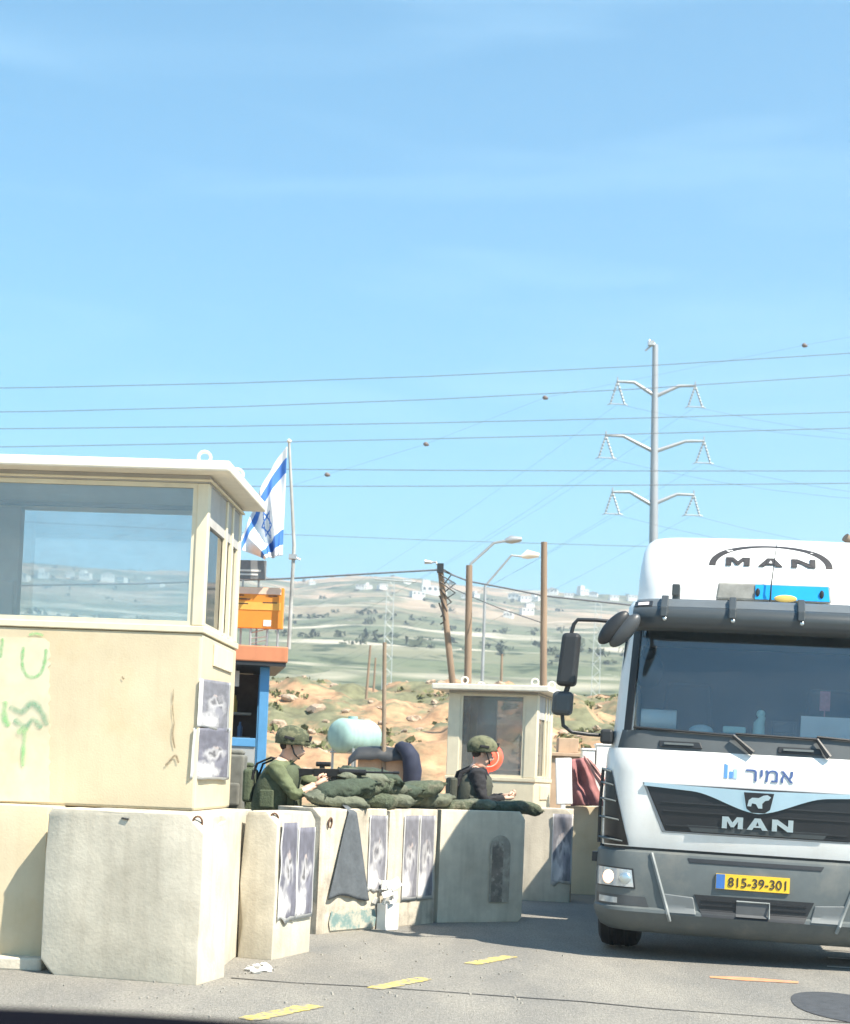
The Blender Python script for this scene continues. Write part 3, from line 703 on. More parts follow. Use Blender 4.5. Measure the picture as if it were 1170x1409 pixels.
def spray_mat(name, col, dens):
    m = bpy.data.materials.new(name); m.use_nodes = True; n, l = m.node_tree.nodes, m.node_tree.links; b = n['Principled BSDF']; b.inputs['Base Color'].default_value = (*col, 1); b.inputs['Roughness'].default_value = .8
    uv = n.new('ShaderNodeUVMap'); uv.uv_map = 'UVMap'; sp = n.new('ShaderNodeSeparateXYZ'); l.new(uv.outputs[0], sp.inputs[0])
    tc = n.new('ShaderNodeTexCoord'); nz = n.new('ShaderNodeTexNoise'); nz.inputs['Scale'].default_value = 22; nz.inputs['Detail'].default_value = 7; l.new(tc.outputs['Object'], nz.inputs['Vector'])
    ab = n.new('ShaderNodeMath'); ab.operation = 'ABSOLUTE'; l.new(sp.outputs[1], ab.inputs[0])
    mr = n.new('ShaderNodeMapRange'); mr.inputs[1].default_value = 1.0; mr.inputs[2].default_value = .25; l.new(ab.outputs[0], mr.inputs[0])
    m2 = n.new('ShaderNodeMapRange'); m2.inputs[1].default_value = .3; m2.inputs[2].default_value = .62; m2.inputs[3].default_value = .25; m2.inputs[4].default_value = 1; l.new(nz.outputs[0], m2.inputs[0])
    mu = n.new('ShaderNodeMath'); mu.operation = 'MULTIPLY'; l.new(mr.outputs[0], mu.inputs[0]); l.new(m2.outputs[0], mu.inputs[1])
    m3 = n.new('ShaderNodeMath'); m3.operation = 'MULTIPLY'; m3.inputs[1].default_value = dens; l.new(mu.outputs[0], m3.inputs[0]); l.new(m3.outputs[0], b.inputs['Alpha'])
    return m
M_spray = spray_mat('green_spray_paint', (.22, .55, .22), .6)
M_spray2 = spray_mat('dark_green_spray', (.14, .36, .24), .62)
M_crack0 = spray_mat('plaster_crack', (.20, .15, .09), .9)
def stroke(pts, w, m=None, nm='spray_stroke', k=0):
    m = m or M_spray
    C = [Vector(bpt(*p)) for p in pts]; P = []
    for i in range(len(C) - 1):                            # smooth the hand's path
        a, b, c, d = C[max(i - 1, 0)], C[i], C[i + 1], C[min(i + 2, len(C) - 1)]
        for q in range(6):
            t = q / 6; P.append(.5 * ((2 * b) + (c - a) * t + (2 * a - 5 * b + 4 * c - d) * t * t + (3 * b - a - 3 * c + d) * t ** 3))
    P.append(C[-1]); mb = MB(); L = []; Q = []; M_ = []
    w *= 1.55
    for i, p in enumerate(P):
        a, c = P[max(i - 1, 0)], P[min(i + 1, len(P) - 1)]; t = (c - a).normalized()
        ww = w * (.85 + .4 * noise.noise(Vector((i * .35, w * 99, k)))) * (.55 if i in (0, len(P) - 1) else 1); y = -.0065 - k * .0012
        L.append((p.x - t.y * ww, y, p.y + t.x * ww)); M_.append((p.x, y, p.y)); Q.append((p.x + t.y * ww, y, p.y - t.x * ww))
    n = len(P); mb.add(L + M_ + Q, [(i, i + 1, n + i + 1, n + i) for i in range(n - 1)] + [(n + i, n + i + 1, 2 * n + i + 1, 2 * n + i) for i in range(n - 1)])
    o = mb.build(nm, m, b1, fix=False); uvl = o.data.uv_layers.new(name='UVMap')
    for lp in o.data.loops: uvl.data[lp.index].uv = (0, (1, 0, -1)[lp.vertex_index // n])
stroke([(33, 890), (31, 905), (32, 920), (38, 930), (48, 932), (57, 925), (62, 910), (64, 893)], .013, k=0)
stroke([(4, 878), (3, 890), (1, 905)], .012, k=1)
stroke([(40, 874), (50, 872), (60, 875)], .010, k=1)
stroke([(8, 965), (6, 985), (12, 1000)], .022, k=2)
stroke([(14, 972), (30, 980), (44, 968), (56, 978), (66, 998)], .024, M_spray2, k=3)
stroke([(20, 990), (36, 1000), (46, 990), (58, 1002)], .020, M_spray2, k=4)
stroke([(30, 1000), (34, 1010), (33, 1030), (32, 1055)], .017, k=5)
stroke([(24, 1008), (40, 1004)], .020, k=6)
# flaking crack in the render
M_crack = mat('plaster_crack', (.30, .25, .17), .95, var=.3, scale=20)
stroke([(239, 948), (238, 975), (240, 995)], .004, M_crack0, 'plaster_crack', k=2)
stroke([(240, 995), (238, 1012), (241, 1030)], .007, M_crack0, 'plaster_crack', k=3)
stroke([(228, 1054), (235, 1046), (242, 1040), (246, 1050)], .008, M_crack0, 'plaster_crack', k=4)
stroke([(168, 931), (171, 935)], .008, M_crack0, 'plaster_crack', k=2)
# posters wrapped round the booth's corner
def corner_bend(zlo, zhi, wf, ws):
    ca, sa = math.cos(R(-3)), math.sin(R(-3))
    def fn(u, v):
        L = wf + ws; s_ = u * L
        wv = 1 + .25 * math.sin(v * 4)
        if s_ < wf: lx, ly = -(wf - s_) * (1 - .25 * v), -.012
        else: lx, ly = .014, (s_ - wf)
        z = zlo + (zhi - zlo) * v + .04 * u * v
        return Vector((c1.x + lx * ca - ly * sa, c1.y + lx * sa + ly * ca, z))
    return fn
zA, zB, zC = D(270, 1072, 11.27).z, D(270, 1000, 11.27).z, D(270, 934, 11.27).z
poster((c1.x - .08, c1.y), (c1.x + .05, c1.y + 1.0), zA, zB - .01, (.7, -.7), M_p1, 'torn grey poster wrapped round the booth corner, just above the near block', bend=corner_bend(zA, zB - .01, .05, 1.2), seed=8, torn=.12)
poster((c1.x - .08, c1.y), (c1.x + .05, c1.y + 1.0), zB, zC, (.7, -.7), M_p2, 'torn grey poster wrapped round the booth corner, the upper of two', bend=corner_bend(zB, zC, .015, 1.1), seed=9, torn=.12)

c2 = D(735, 1110, 20.6)
zs2 = D(740, 1077, 20.6).z; zt2 = D(700, 957, 20.6).z; zr2 = D(700, 951, 20.6).z
b2_, _, _ = booth('guard_booth', (c2.x, c2.y, 0), R(-14), D(744, 1000, 20.6).x - D(620, 1000, 20.6).x + .02, 1.25, zs2, zt2, zr2, .19, .075, M_bglass2, M_frame, 'small cream guard booth standing behind the soldier in black sleeves', post=.16, side_door=True)
mb = MB(); mb.bx(-1.0, -.74, 1.0, 1.06, zs2 + .06, zt2); mb.build('inner_partition', mat('pale_lining', (.50, .48, .44), .8, var=.1), b2_)
mb = MB(); mb.bx(-.72, -.2, .06, .5, zs2 + .052, zs2 + .14); mb.build('desk', mat('dark_desk', (.06, .06, .065), .5), b2_, bevel=.01)

# ================================================================== KIOSK, SIGN, FLAG
KD = 20.5
kr = D(386, 1000, KD); kx = kr.x - .02
kz = D(350, 912, KD).z                                     # underside of the fascia
ks = empty('kiosk', (kx, KD, 0), R(9))
mb = MB(); mb.bx(-2.4, .06, -.25, 1.9, kz, kz + .20); mb.build('roof', M_orange2, ks, bevel=.015)
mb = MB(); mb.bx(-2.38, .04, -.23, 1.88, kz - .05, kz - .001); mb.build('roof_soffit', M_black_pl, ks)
zl = D(350, 1028, KD).z
for x in (-.29, -2.3):
    for y in (-.05, 1.7):
        mb = MB(); mb.bx(x + .02, x + .14, y, y + .12, 0, kz - .051); mb.build('corner_post', M_blue, ks, bevel=.01)
mb = MB(); mb.bx(-2.14, -.131 - .16, -.04, .06, zl, zl + .11); mb.build('counter', M_blue, ks, bevel=.008)
mb = MB(); mb.bx(-2.14, -.291, -.02, .04, 0, zl - .001); mb.build('front_panel', mat('grey_panel', (.30, .31, .31), .7, var=.15), ks)
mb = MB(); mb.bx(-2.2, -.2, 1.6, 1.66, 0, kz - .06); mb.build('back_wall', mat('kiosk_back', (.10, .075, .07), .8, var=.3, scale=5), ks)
mb = MB(); mb.bx(-.17, -.145, .08, 1.6, 0, kz - .06); mb.build('side_wall', mat('kiosk_side', (.34, .33, .30), .8, var=.2), ks)
mb = MB(); mb.bx(-2.1, -.3, 1.25, 1.59, zl + .45, zl + .48); mb.bx(-2.1, -.3, 1.25, 1.59, zl + .12, zl + .15); mb.build('shelf', M_inner, ks)
pal = [(.55, .10, .08), (.7, .68, .6), (.6, .45, .12), (.10, .2, .4), (.62, .5, .4)]
for k in range(12):
    zz = zl + (.151 if k % 2 else .481); x = -1.35 + k * .083; h_ = random.uniform(.16, .26)
    mb = MB(); mb.tube([(x, 1.38, zz), (x, 1.38, zz + h_ * .65), (x, 1.38, zz + h_ * .8), (x, 1.38, zz + h_)], [.035, .035, .016, .014], 8)
    c = random.choice(pal)
    o = mb.build('bottle', mat('bottle_%d' % pal.index(c), c, .4), None, smooth=40)
    o.matrix_world = Matrix.Translation(ks.location) @ Matrix.Rotation(R(9), 4, 'Z')
    tag(o, 'small bottle on a shelf inside the orange roofed kiosk', 'bottle', 'bottles on the kiosk shelves')
for k, (x, z) in enumerate(((-.62, kz - .30), (-.80, kz - .30))):
    mb = MB(); mb.bx(x, x + .10, .30, .33, z, z + .20); mb.tube([(x + .05, .315, z + .2), (x + .05, .315, kz - .05)], .003, 5)
    o = mb.build('hanging_packet', mat('packet', (.70, .62, .58), .6, var=.2)); o.location = ks.location; o.rotation_euler = ks.rotation_euler
    tag(o, 'pale packet hanging under the kiosk roof', 'packet', 'packets hanging in the kiosk')
tag(ks, 'blue kiosk with an orange flat roof and open counter behind the soldier', 'kiosk')
# price board standing on the kiosk roof
sgn = empty('sign_board', (kx, KD + .3, 0), R(-4))
def sp_(px, py): p = D(px, py, KD + .3); return p.x - kx, p.z
x0, z1 = sp_(300, 806); x1, z0 = sp_(389, 866)
mb = MB(); mb.bx(x0, x1, -.04, .04, z0, z1); mb.build('board', M_orange, sgn, bevel=.006)
mb = MB(); zz = z1 - .06; mb.bx(x0 + .02, x1 - .03, -.046, -.0405, zz - .03, z1 - .005); mb.build('pale_band', mat('pale_orange', (.75, .55, .42), .6), sgn)
mb = MB(); mb.bx(x0 + .02, x1 - .03, -.046, -.0405, z0 + .24, z0 + .34); mb.build('pale_band', mat('light_orange', (.78, .42, .08), .6), sgn)
mb = MB()
for (a, b, z) in ((.05, .20, z0 + .42), (.52, .64, z0 + .42), (.05, .28, z0 + .37), (.05, .26, z0 + .31), (.45, .64, z0 + .33)):
    mb.bx(x1 - .72 + a, x1 - .72 + b, -.047, -.0465, z, z + .014)
mb.build('text_lines', M_ink, sgn)
mb = MB(); mb.bx(x1 - .25, x1 - .15, -.0468, -.0405, z0 + .03, z0 + .11); mb.build('corner_mark', M_paper, sgn)
mb = MB()
for x in (x0 + .15, x1 - .42, x1 - .2, x1 - .06): mb.tube([(x, 0, kz + .19), (x, 0, z0 + .02)], .016, 6)
for k in range(5): mb.tube([(x1 - .42, 0, kz + .2 + k * .07), (x1 - .2, 0, kz + .26 + k * .07 * (1 if k % 2 else .8))], .008, 5)
mb.build('support_frame', M_steel, sgn)
tag(sgn, 'orange and yellow notice board on thin posts above the kiosk roof', 'sign board')
sg2 = empty('sign_board', (kx, KD + .42, 0), R(-4))
x0b, z1b = sp_(318, 768); x1b, z0b = sp_(364, 796)
mb = MB(); mb.bx(x0b, x1b, -.03, .03, z0b, z1b); mb.build('board', mat('grey_board', (.20, .21, .22), .6, var=.2, scale=8), sg2)
mb = MB(); mb.bx(x0b + .1, x1b - .06, -.036, -.0305, z0b + .10, z0b + .125); mb.bx(x0b + .1, x1b - .1, -.036, -.0305, z0b + .05, z0b + .07); mb.build('text_lines', M_paper, sg2)
mb = MB(); mb.tube([(x0b + .15, 0, kz + .19), (x0b + .15, 0, z0b + .01)], .015, 6); mb.tube([(x1b - .1, .06, kz + .19), (x1b - .1, .06, z0b + .1), (x1b - .1, .02, z0b + .12)], .015, 6); mb.build('support_frame', M_steel, sg2)
tag(sg2, 'small grey board with pale lines above the orange notice board', 'sign board')
# flagpole and flag
fp = D(397, 905, KD + .1); ft = D(398, 609, KD + .1)
fpo = empty('flagpole', (fp.x, fp.y, kz + .2))
hh = ft.z - kz - .2
mb = MB(); mb.tube([(0, 0, 0), (.01, 0, hh * .5), (ft.x - fp.x, 0, hh)], [.026, .024, .018], 10); mb.build('pole', mat('worn_pole_paint', (.36, .36, .34), .6, var=.3, scale=4), fpo, smooth=40)
mb = MB(); mb.ellip((ft.x - fp.x, 0, hh + .02), (.03, .03, .03), 10, 6); mb.build('finial', M_roofw, fpo, smooth=60)
mb = MB(); zz = D(397, 765, KD + .1).z - kz - .2; mb.bx(-.05, .05, -.05, .05, zz - .04, zz + .02); mb.tube([(0, -.03, zz), (.1, -.03, zz - .05)], .012, 6); mb.build('bracket', M_steel, fpo)
tag(fpo, 'thin pale flagpole rising from the kiosk roof', 'flagpole')
def make_flag():
    nu, nv = 96, 70; mb = MB()
    T = Vector((ft.x, ft.y, ft.z - .06)); hoist = 1.42; fly = 1.45
    Hb = D(395, 768, KD + .1)
    def pos(u, v):                                         # u along the fly, v from top of the hoist down
        # hoist edge runs down the pole; the fly end droops straight down beside it, gathering in folds
        top = T + Vector((-.02, -.03, -hoist * v))
        fold = .085 * math.sin(u * 11 + v * 2.5) + .045 * math.sin(u * 23 - v * 4)
        sx = -.50 * (u ** .85) * (.22 + .95 * (1 - v)) - .10 * u * v
        sz = -(1.36 * u ** 1.15) * (1 - v) ** 1.0 - .06 * u * v
        sx += -.02 * math.sin(v * 7) * u
        return top + Vector((sx, -.05 * u + fold * (.25 + u), sz))
    mb.grid(pos, nu, nv)
    def inside_star(x, y):
        # hexagram outline around (0.5, 0.5) in flag units, y scaled to the hoist
        X, Y = (x - .5) * 1.375, (y - .5)
        def tri(rad, flip):
            for k in range(3):
                a = math.pi / 2 + k * 2 * math.pi / 3 + (math.pi if flip else 0) + math.pi
                if X * math.cos(a) + Y * math.sin(a) > rad: return False
            return True
        o = [tri(.105, f) and not tri(.075, f) for f in (0, 1)]
        return o[0] or o[1]
    mb.m = []
    for j in range(nv):
        for i in range(nu):
            u, v = (i + .5) / nu, (j + .5) / nv
            mb.m.append(1 if (.10 < v < .25 or .75 < v < .90 or inside_star(u, v)) else 0)
    o = mb.build('flag', [mat('white_flag_cloth', (.72, .73, .74), .8, var=.06), mat('blue_flag_cloth', (.05, .17, .50), .8, var=.08)], smooth=0, fix=False)
    for v in o.data.vertices: v.co -= T
    o.location = T
    md = o.modifiers.new('thickness', 'SOLIDIFY'); md.thickness = .003
    return tag(o, 'white flag with blue stripes and a star drooping from the flagpole', 'flag')
make_flag()

# ================================================================== POLES, PYLONS, WIRES
def tz(x, y): return height(math.atan2(x, y), math.hypot(x, y))
def wood_pole(px_b, py_b, px_t, py_t, d, r, label, m=M_wood, group='bare wooden utility poles beyond the booth', name='utility_pole'):
    t = D(px_t, py_t, d); b = D(px_b, py_b, d)
    zb = tz(b.x, d) if d > 25 else 0
    k = (zb - .3 - t.z) / (b.z - t.z); b = t.lerp(b, k)
    root = empty(name, (b.x, b.y, b.z))
    mb = MB(); n = 8
    mb.tube([(t - b) * (i / n) for i in range(n + 1)], [r * (1.12 - .3 * i / n) for i in range(n + 1)], 10); mb.build('pole', m, root, smooth=50)
    tag(root, label, 'pole', group); return root, t - b
pA, tA = wood_pole(622, 930, 606, 782, 34, .078, 'leaning wooden utility pole with a tangle of cables at its top')
mb = MB()
for k in range(6): mb.tube([tA + Vector((0, -.1, -.15 * k)), tA + Vector((.25 + .1 * math.sin(k), -.05, -.12 - .2 * k)), tA + Vector((.05, 0, -.4 - .16 * k))], .018, 5)
mb.bx(tA.x - .07, tA.x + .07, tA.y - .22, tA.y - .1, tA.z - .12, tA.z + .08); mb.build('cable_clamps', M_black_pl, pA)
mb = MB(); mb.tube([tA + Vector((-.05, 0, .05)), tA + Vector((-.1, 0, .13)), tA + Vector((-.22, 0, .12))], .02, 6); mb.tube([tA + Vector((-.18, 0, .12)), tA + Vector((-.34, 0, .13))], [.03, .05], 8); mb.build('lamp_arm', M_steel, pA)
pB, tB = wood_pole(644, 930, 646, 778, 33, .085, 'wooden lamp post with a long bent arm and flat lamp head')
def arm_px(pts, d, org): return [D(x, y, d) - org for x, y in pts]
oB = Vector(pB.location)
mb = MB(); mb.tube(arm_px([(646, 790), (648, 776), (680, 747), (697, 744)], 33, oB), .028, 7); mb.build('lamp_arm', M_steel, pB)
mb = MB(); a = arm_px([(696, 744), (704, 742.5), (718, 742)], 33, oB); mb.tube(a, [.03, .06, .03], 8, flat=1.5); mb.build('lamp_head', M_steel, pB, smooth=50)
pC, tC = wood_pole(748, 935, 749, 746, 31, .075, 'straight tall wooden utility pole without any lamp')
pD, tD = wood_pole(664, 930, 668, 806, 46, .05, 'thin grey steel lamp post with a bent arm between the wooden poles', M_steel, group=None, name='street_lamp')
oD = Vector(pD.location); mb = MB(); mb.tube(arm_px([(668, 806), (704, 764), (720, 766)], 46, oD), .03, 7); mb.build('lamp_arm', M_steel, pD)
mb = MB(); mb.tube(arm_px([(718, 766), (726, 763), (742, 764)], 46, oD), [.03, .09, .04], 8, flat=1.5); mb.build('lamp_head', M_roofw, pD, smooth=50)
pE, _ = wood_pole(528, 1060, 529.5, 884, 27, .042, 'thin brown pole standing behind the sandbags', mat('brown_pole', (.26, .20, .14), .8, var=.2), group=None)
wood_pole(502, 986, 510, 888, 60, .05, 'thin leaning brown pole on the earth bank', M_wood, group='thin poles on the earth bank')
wood_pole(512, 985, 517, 905, 66, .045, 'thin leaning brown pole on the earth bank', M_wood, group='thin poles on the earth bank')
wood_pole(690, 935, 691, 900, 70, .06, 'short thin stub pole on the slope behind the small booth', M_wood, group=None)

# big steel monopole pylon
PD = 120.0
pb = D(897, 1060, PD); pt = D(902, 474, PD); zb = tz(pb.x, PD); pb = pt.lerp(pb, (zb - 1 - pt.z) / (pb.z - pt.z))
py_ = empty('power_pylon', pb)
M_pyl = mat('pylon_steel', (.34, .36, .38), .5, .25, var=.06, scale=.5)
mb = MB(); n = 10; mb.tube([(pt - pb) * (i / n) for i in range(n + 1)], [.46 - .24 * i / n for i in range(n + 1)], 12); mb.build('mast', M_pyl, py_, smooth=40)
mb = MB(); q = pt - pb
mb.bx(q.x - .55, q.x - .1, q.y - .2, q.y + .2, q.z - .1, q.z + .25); mb.tube([q + Vector((-.3, 0, -.1)), q + Vector((-.75, 0, -.5))], .08, 6); mb.tube([q + Vector((-.05, 0, 0)), q + Vector((-.5, 0, .3))], .08, 6); mb.build('mast_head', M_steel, py_)
INS = []
def pyl_arm(root_px, elbow, tip, bot):
    P = [D(x, y, PD) - pb for x, y in (root_px, elbow, tip)]
    mb = MB(); mb.tube(P, [.16, .12, .09], 8); ar = mb.build('arm', M_pyl, py_, smooth=40)
    t = P[2]
    for dx in (-.32, .32):
        mb = MB(); b_ = D(bot[0], bot[1], PD) - pb + Vector((dx * 1.7, 0, 0)); k = 14
        mb.tube([t.lerp(b_, i / k) for i in range(k + 1)], [.05 if i % 2 else .10 for i in range(k + 1)], 7); mb.build('insulator', mat('insulator', (.30, .33, .35), .4), ar)
        INS.append(pb + b_)
    mb = MB(); mb.tube([t, t + Vector((0, 0, .35))], .06, 5); b_ = D(bot[0], bot[1], PD) - pb
    mb.tube([b_ + Vector((-.8, 0, -.1)), b_ + Vector((-.55, 0, 0)), b_ + Vector((.55, 0, 0)), b_ + Vector((.8, 0, -.05))], .04, 5); mb.build('fitting', M_steel, ar)
for rp, e, t, b in (((902, 545), (873, 526), (850, 525), (850, 556)), ((905, 544), (935, 531), (957, 531), (957, 560)),
                    ((899, 621), (858, 600), (834, 599), (834, 630)), ((905, 620), (944, 607), (969, 607), (968, 637)),
                    ((896, 694), (867, 677), (843, 677), (843, 707)), ((901, 693), (932, 680), (955, 681), (953, 709))):
    pyl_arm(rp, e, t, b)
tag(py_, 'tall grey steel pylon with three pairs of bent arms behind the truck', 'pylon')
# distant lattice masts
M_lat = mat('lattice_steel', (.52, .55, .55), .5, .2, var=0)
def lattice(px, yt, yb, d, w_px, label, cross=None):
    t = D(px, yt, d); w = w_px * d / F; zb = tz(t.x, d); h_ = t.z - zb
    r = empty('lattice_mast', (t.x, d, zb)); n = max(8, int(h_ / w / 1.1))
    for sx in (-1, 1):
        mb = MB(); mb.tube([(sx * w * .75, 0, -.5), (sx * w * .5, 0, h_)], w * .06, 5); mb.build('leg', M_lat, r)
    mb = MB()
    for i in range(n):
        a, c = h_ * i / n, h_ * (i + 1) / n; s_ = 1 if i % 2 else -1
        mb.tube([(-s_ * w * .55, 0, a), (s_ * w * .55, 0, c)], w * .045, 4)
    mb.build('bracing', M_lat, r)
    if cross:
        a, c = D(cross[0], cross[2], d).x - t.x, D(cross[1], cross[3], d).x - t.x
        mb = MB(); mb.tube([(a, 0, D(cross[0], cross[2], d).z - zb), (c, 0, D(cross[1], cross[3], d).z - zb)], w * .12, 6); mb.build('cross_arm', M_steel, r)
    return tag(r, label, 'lattice mast')
lattice(538, 797, 990, 105, 9, 'pale lattice mast with a dark cross arm in front of the hills', (516, 573, 797, 801))
lattice(824, 825, 1000, 110, 8, 'pale lattice mast half hidden beside the truck mirror')
# wires
def wire(pts, d0, d1, r, label, group='power lines crossing the sky', sag=True, m=M_wire):
    P = []
    for i in range(len(pts) - 1):
        for k in range(8):
            t = k / 8; P.append((pts[i][0] + (pts[i + 1][0] - pts[i][0]) * t, pts[i][1] + (pts[i + 1][1] - pts[i][1]) * t))
    P.append(pts[-1]); x0, x1 = pts[0][0], pts[-1][0]
    W_ = [D(x, y, d0 + (d1 - d0) * (x - x0) / (x1 - x0)) for x, y in P]
    mb = MB(); mb.tube([w - W_[0] for w in W_], r, 5); o = mb.build('power_line', m, smooth=50); o.location = W_[0]
    tag(o, label, 'power line', group); return o, W_
L_ = 'dark power line crossing the whole sky'
def quad(a, b, c, n=9, x0=-500, x1=1700):                 # parabola through three photo points
    out = []
    for i in range(n):
        x = x0 + (x1 - x0) * i / (n - 1); s_ = 0
        for j, p in enumerate((a, b, c)):
            t = p[1]
            for k, q in enumerate((a, b, c)):
                if k != j: t *= (x - q[0]) / (p[0] - q[0])
            s_ += t
        out.append((x, s_))
    return out
for a, b, c in (((0, 534), (585, 518), (1170, 486)), ((0, 567), (585, 550), (1170, 516)), ((0, 590), (585, 582), (1170, 567)), ((0, 615), (585, 604), (1170, 589))):
    wire(quad(a, b, c), 88, 92, .022, L_)
wire(quad((0, 642), (585, 647), (1170, 648)), 90, 90, .022, L_); wire(quad((0, 668), (585, 669), (1170, 665)), 90, 90, .022, L_)
wire(quad((0, 716), (585, 743), (1170, 757)), 95, 95, .016, 'thin faint power line low over the hills', None)
wire([(-300, 812), (0, 806), (200, 803), (400, 796), (500, 790), (606, 784)], 34, 34, .020, 'thick dark cable running to the leaning wooden pole', None)
wire([(606, 784), (625, 792), (646, 800), (700, 810), (749, 820), (900, 836), (1300, 868)], 34, 31, .018, 'dark cable sagging from the leaning pole to the straight pole', None)
wire([(606, 790), (620, 808), (646, 820), (690, 838), (749, 858)], 34, 31, .010, 'thin slack cable below the lamp post', None)
# marker balls on a thin rising wire
mw, _ = wire([(150, 742), (300, 700), (450, 653), (586, 611), (750, 547), (1107, 475), (1500, 404)], 84, 84, .006, 'very thin rising wire carrying small dark marker balls', None)
for x, y in ((450, 653), (586, 611), (750, 547), (1107, 475)):
    p = D(x, y, 84) - Vector(mw.location); mb = MB(); mb.ellip(p, (.13, .13, .12), 10, 7); mb.ellip(p + Vector((.09, 0, -.03)), (.10, .09, .08), 8, 5); mb.build('marker_ball', mat('marker_ball', (.16, .13, .12), .6), mw, smooth=60)
k = 0
for i in range(0, len(INS), 2):
    p = (INS[i] + INS[i + 1]) / 2
    for dx, dz, dy in ((-60, -14, 150), (45, -3.5, -25)):
        mb = MB(); n = 12
        mb.tube([Vector((dx * t / n, dy * t / n, dz * (t / n) - 3.0 * 4 * (t / n) * (1 - t / n))) for t in range(n + 1)], .009, 4)
        o = mb.build('power_line', M_wire); o.location = p
        tag(o, 'very thin conductor hanging from an arm of the steel pylon', 'power line', 'conductors of the steel pylon')

# ================================================================== THINGS BEYOND THE WALL
# turquoise tank on a stand
td = 30.0; tc_ = D(480, 1013, td); tr = 24 * td / F
tk = empty('water_tank', (tc_.x, td, 0), R(-38))
rr = tr; zc = tc_.z
def lathe_y(prof, n=24):
    return [[(math.cos(2 * math.pi * k / n) * r, y, zc + math.sin(2 * math.pi * k / n) * r) for k in range(n)] for r, y in prof]
mb = MB(); mb.rings(lathe_y([(.05, -.34), (rr * .6, -.33), (rr * .9, -.27), (rr, -.2), (rr, .05), (rr * .97, .07), (rr, .1), (rr, .34), (rr * .97, .36), (rr, .39), (rr, .55), (rr * .9, .63), (rr * .6, .68), (.05, .7)])); mb.build('tank', M_teal, tk, smooth=50)
mb = MB(); mb.cyl((0, .1, zc + rr - .02), .09, .07); mb.build('filler_cap', M_teal, tk, smooth=40)
mb = MB()
for y in (-.15, .5):
    for x in (-.25, .25): mb.tube([(x, y, tz(tc_.x, td) - .3), (x, y, zc - rr * .7)], .025, 6)
    mb.tube([(-.3, y, zc - rr * .95), (.3, y, zc - rr * .95)], .025, 6)
mb.build('stand', M_steel, tk)
tag(tk, 'turquoise horizontal water tank on a stand beyond the sandbags', 'water tank')
# tan crate with a black tarpaulin and a navy jacket
cd_ = 27.0
c0 = D(492, 1062, cd_); c1_ = D(556, 1062, cd_); zt_ = D(520, 1036, cd_).z; zg = tz(c0.x, cd_)
mb = MB(); mb.bx(0, c1_.x - c0.x, 0, .8, zg - .3, zt_); o = mb.build('plywood_crate', mat('plywood', (.48, .34, .23), .8, var=.15, scale=4, streak=.2), bevel=.01); o.location = (c0.x, cd_, 0)
tag(o, 'tan plywood crate standing behind the sandbags', 'crate')
ca = D(480, 1030, cd_); cb = D(572, 1024, cd_); mb = MB()
wT = cb.x - ca.x
def tarp(u, v):
    x = u * wT; y = -.12 + 1.0 * v
    h_ = zt_ + .02 + .10 * math.sin(math.pi * min(1, max(0, u))) ** .6 * math.sin(math.pi * v) ** .5 + .02 * noise.noise(Vector((u * 7, v * 5, 1)))
    if u < .12: h_ -= (.12 - u) * 1.0
    if v < .12: h_ -= (.12 - v) * 1.2 * (1 + .4 * noise.noise(Vector((u * 6, 0, 2))))
    return (x, y, h_)
mb.grid(tarp, 30, 14); o = mb.build('tarpaulin', mat('black_tarp', (.035, .038, .042), .55, var=.2, scale=6), smooth=0, fix=False); o.location = (ca.x, cd_, 0)
md = o.modifiers.new('thickness', 'SOLIDIFY'); md.thickness = .01
tag(o, 'black tarpaulin bunched over the tan plywood crate', 'tarpaulin')
cj = D(561, 1028, cd_ - .15); mb = MB()
mb.tube([cj + Vector((-.16, .35, .0)), cj + Vector((-.10, .1, .0)), cj + Vector((-.02, -.0, -.04)), cj + Vector((.06, -.03, -.16)), cj + Vector((.10, -.03, -.40)), cj + Vector((.09, 0, -.62))], [.07, .10, .13, .15, .16, .15], 12)
tag(mb.build('padded_jacket', mat('navy_fabric', (.018, .024, .05), .8, var=.2), smooth=60), 'navy padded jacket slung over the end of the crate', 'jacket')
# rifle-like long bar lying on the tarpaulin is left to the tarp's edge; maroon cloth, white board and box on the far barrier
md_ = 20.25
def sheet(name, pxs, d, m, label, cat, amp=.05, thick=.012):
    (xa, ya), (xb, yb), (xc, yc), (xd, yd) = pxs              # tl, tr, br, bl
    P = [D(x, y, d) for x, y in pxs]; org = (P[2] + P[3]) / 2; mb = MB()
    def fn(u, v):
        p = P[3].lerp(P[2], u).lerp(P[0].lerp(P[1], u), v)
        return p + Vector((.3 * amp * noise.noise(Vector((u * 3, v * 4, 3))), amp * (math.sin(u * 13 + v * 2) * .6 + noise.noise(Vector((u * 4, v * 3, 1)))), 0)) - org
    mb.grid(fn, 22, 18); o = mb.build(name, m, smooth=0, fix=False); o.location = org
    q = o.modifiers.new('thickness', 'SOLIDIFY'); q.thickness = thick
    return tag(o, label, cat)
sheet('draped_cloth', [(779, 1046), (806, 1042), (834, 1109), (786, 1109)], md_, mat('maroon_cloth', (.30, .13, .13), .9, var=.25, scale=9), 'maroon cloth hanging in folds over the yellowish barrier', 'cloth', .06)
sheet('draped_cloth', [(803, 1040), (812, 1046), (840, 1078), (826, 1082)], md_ - .15, mat('pink_cloth', (.46, .27, .25), .9, var=.2, scale=9), 'faded pink cloth strip slanting across the maroon cloth', 'cloth', .03)
mb = MB(); p = D(775, 1107, 20.0); mb.obox((0, 0, .29 - (p.z - 0) * 0), (.20, .05, .58), Matrix.Rotation(-.06, 3, 'Y')); mb.bx(-.03, .03, -.02, .02, -p.z, 0.02)
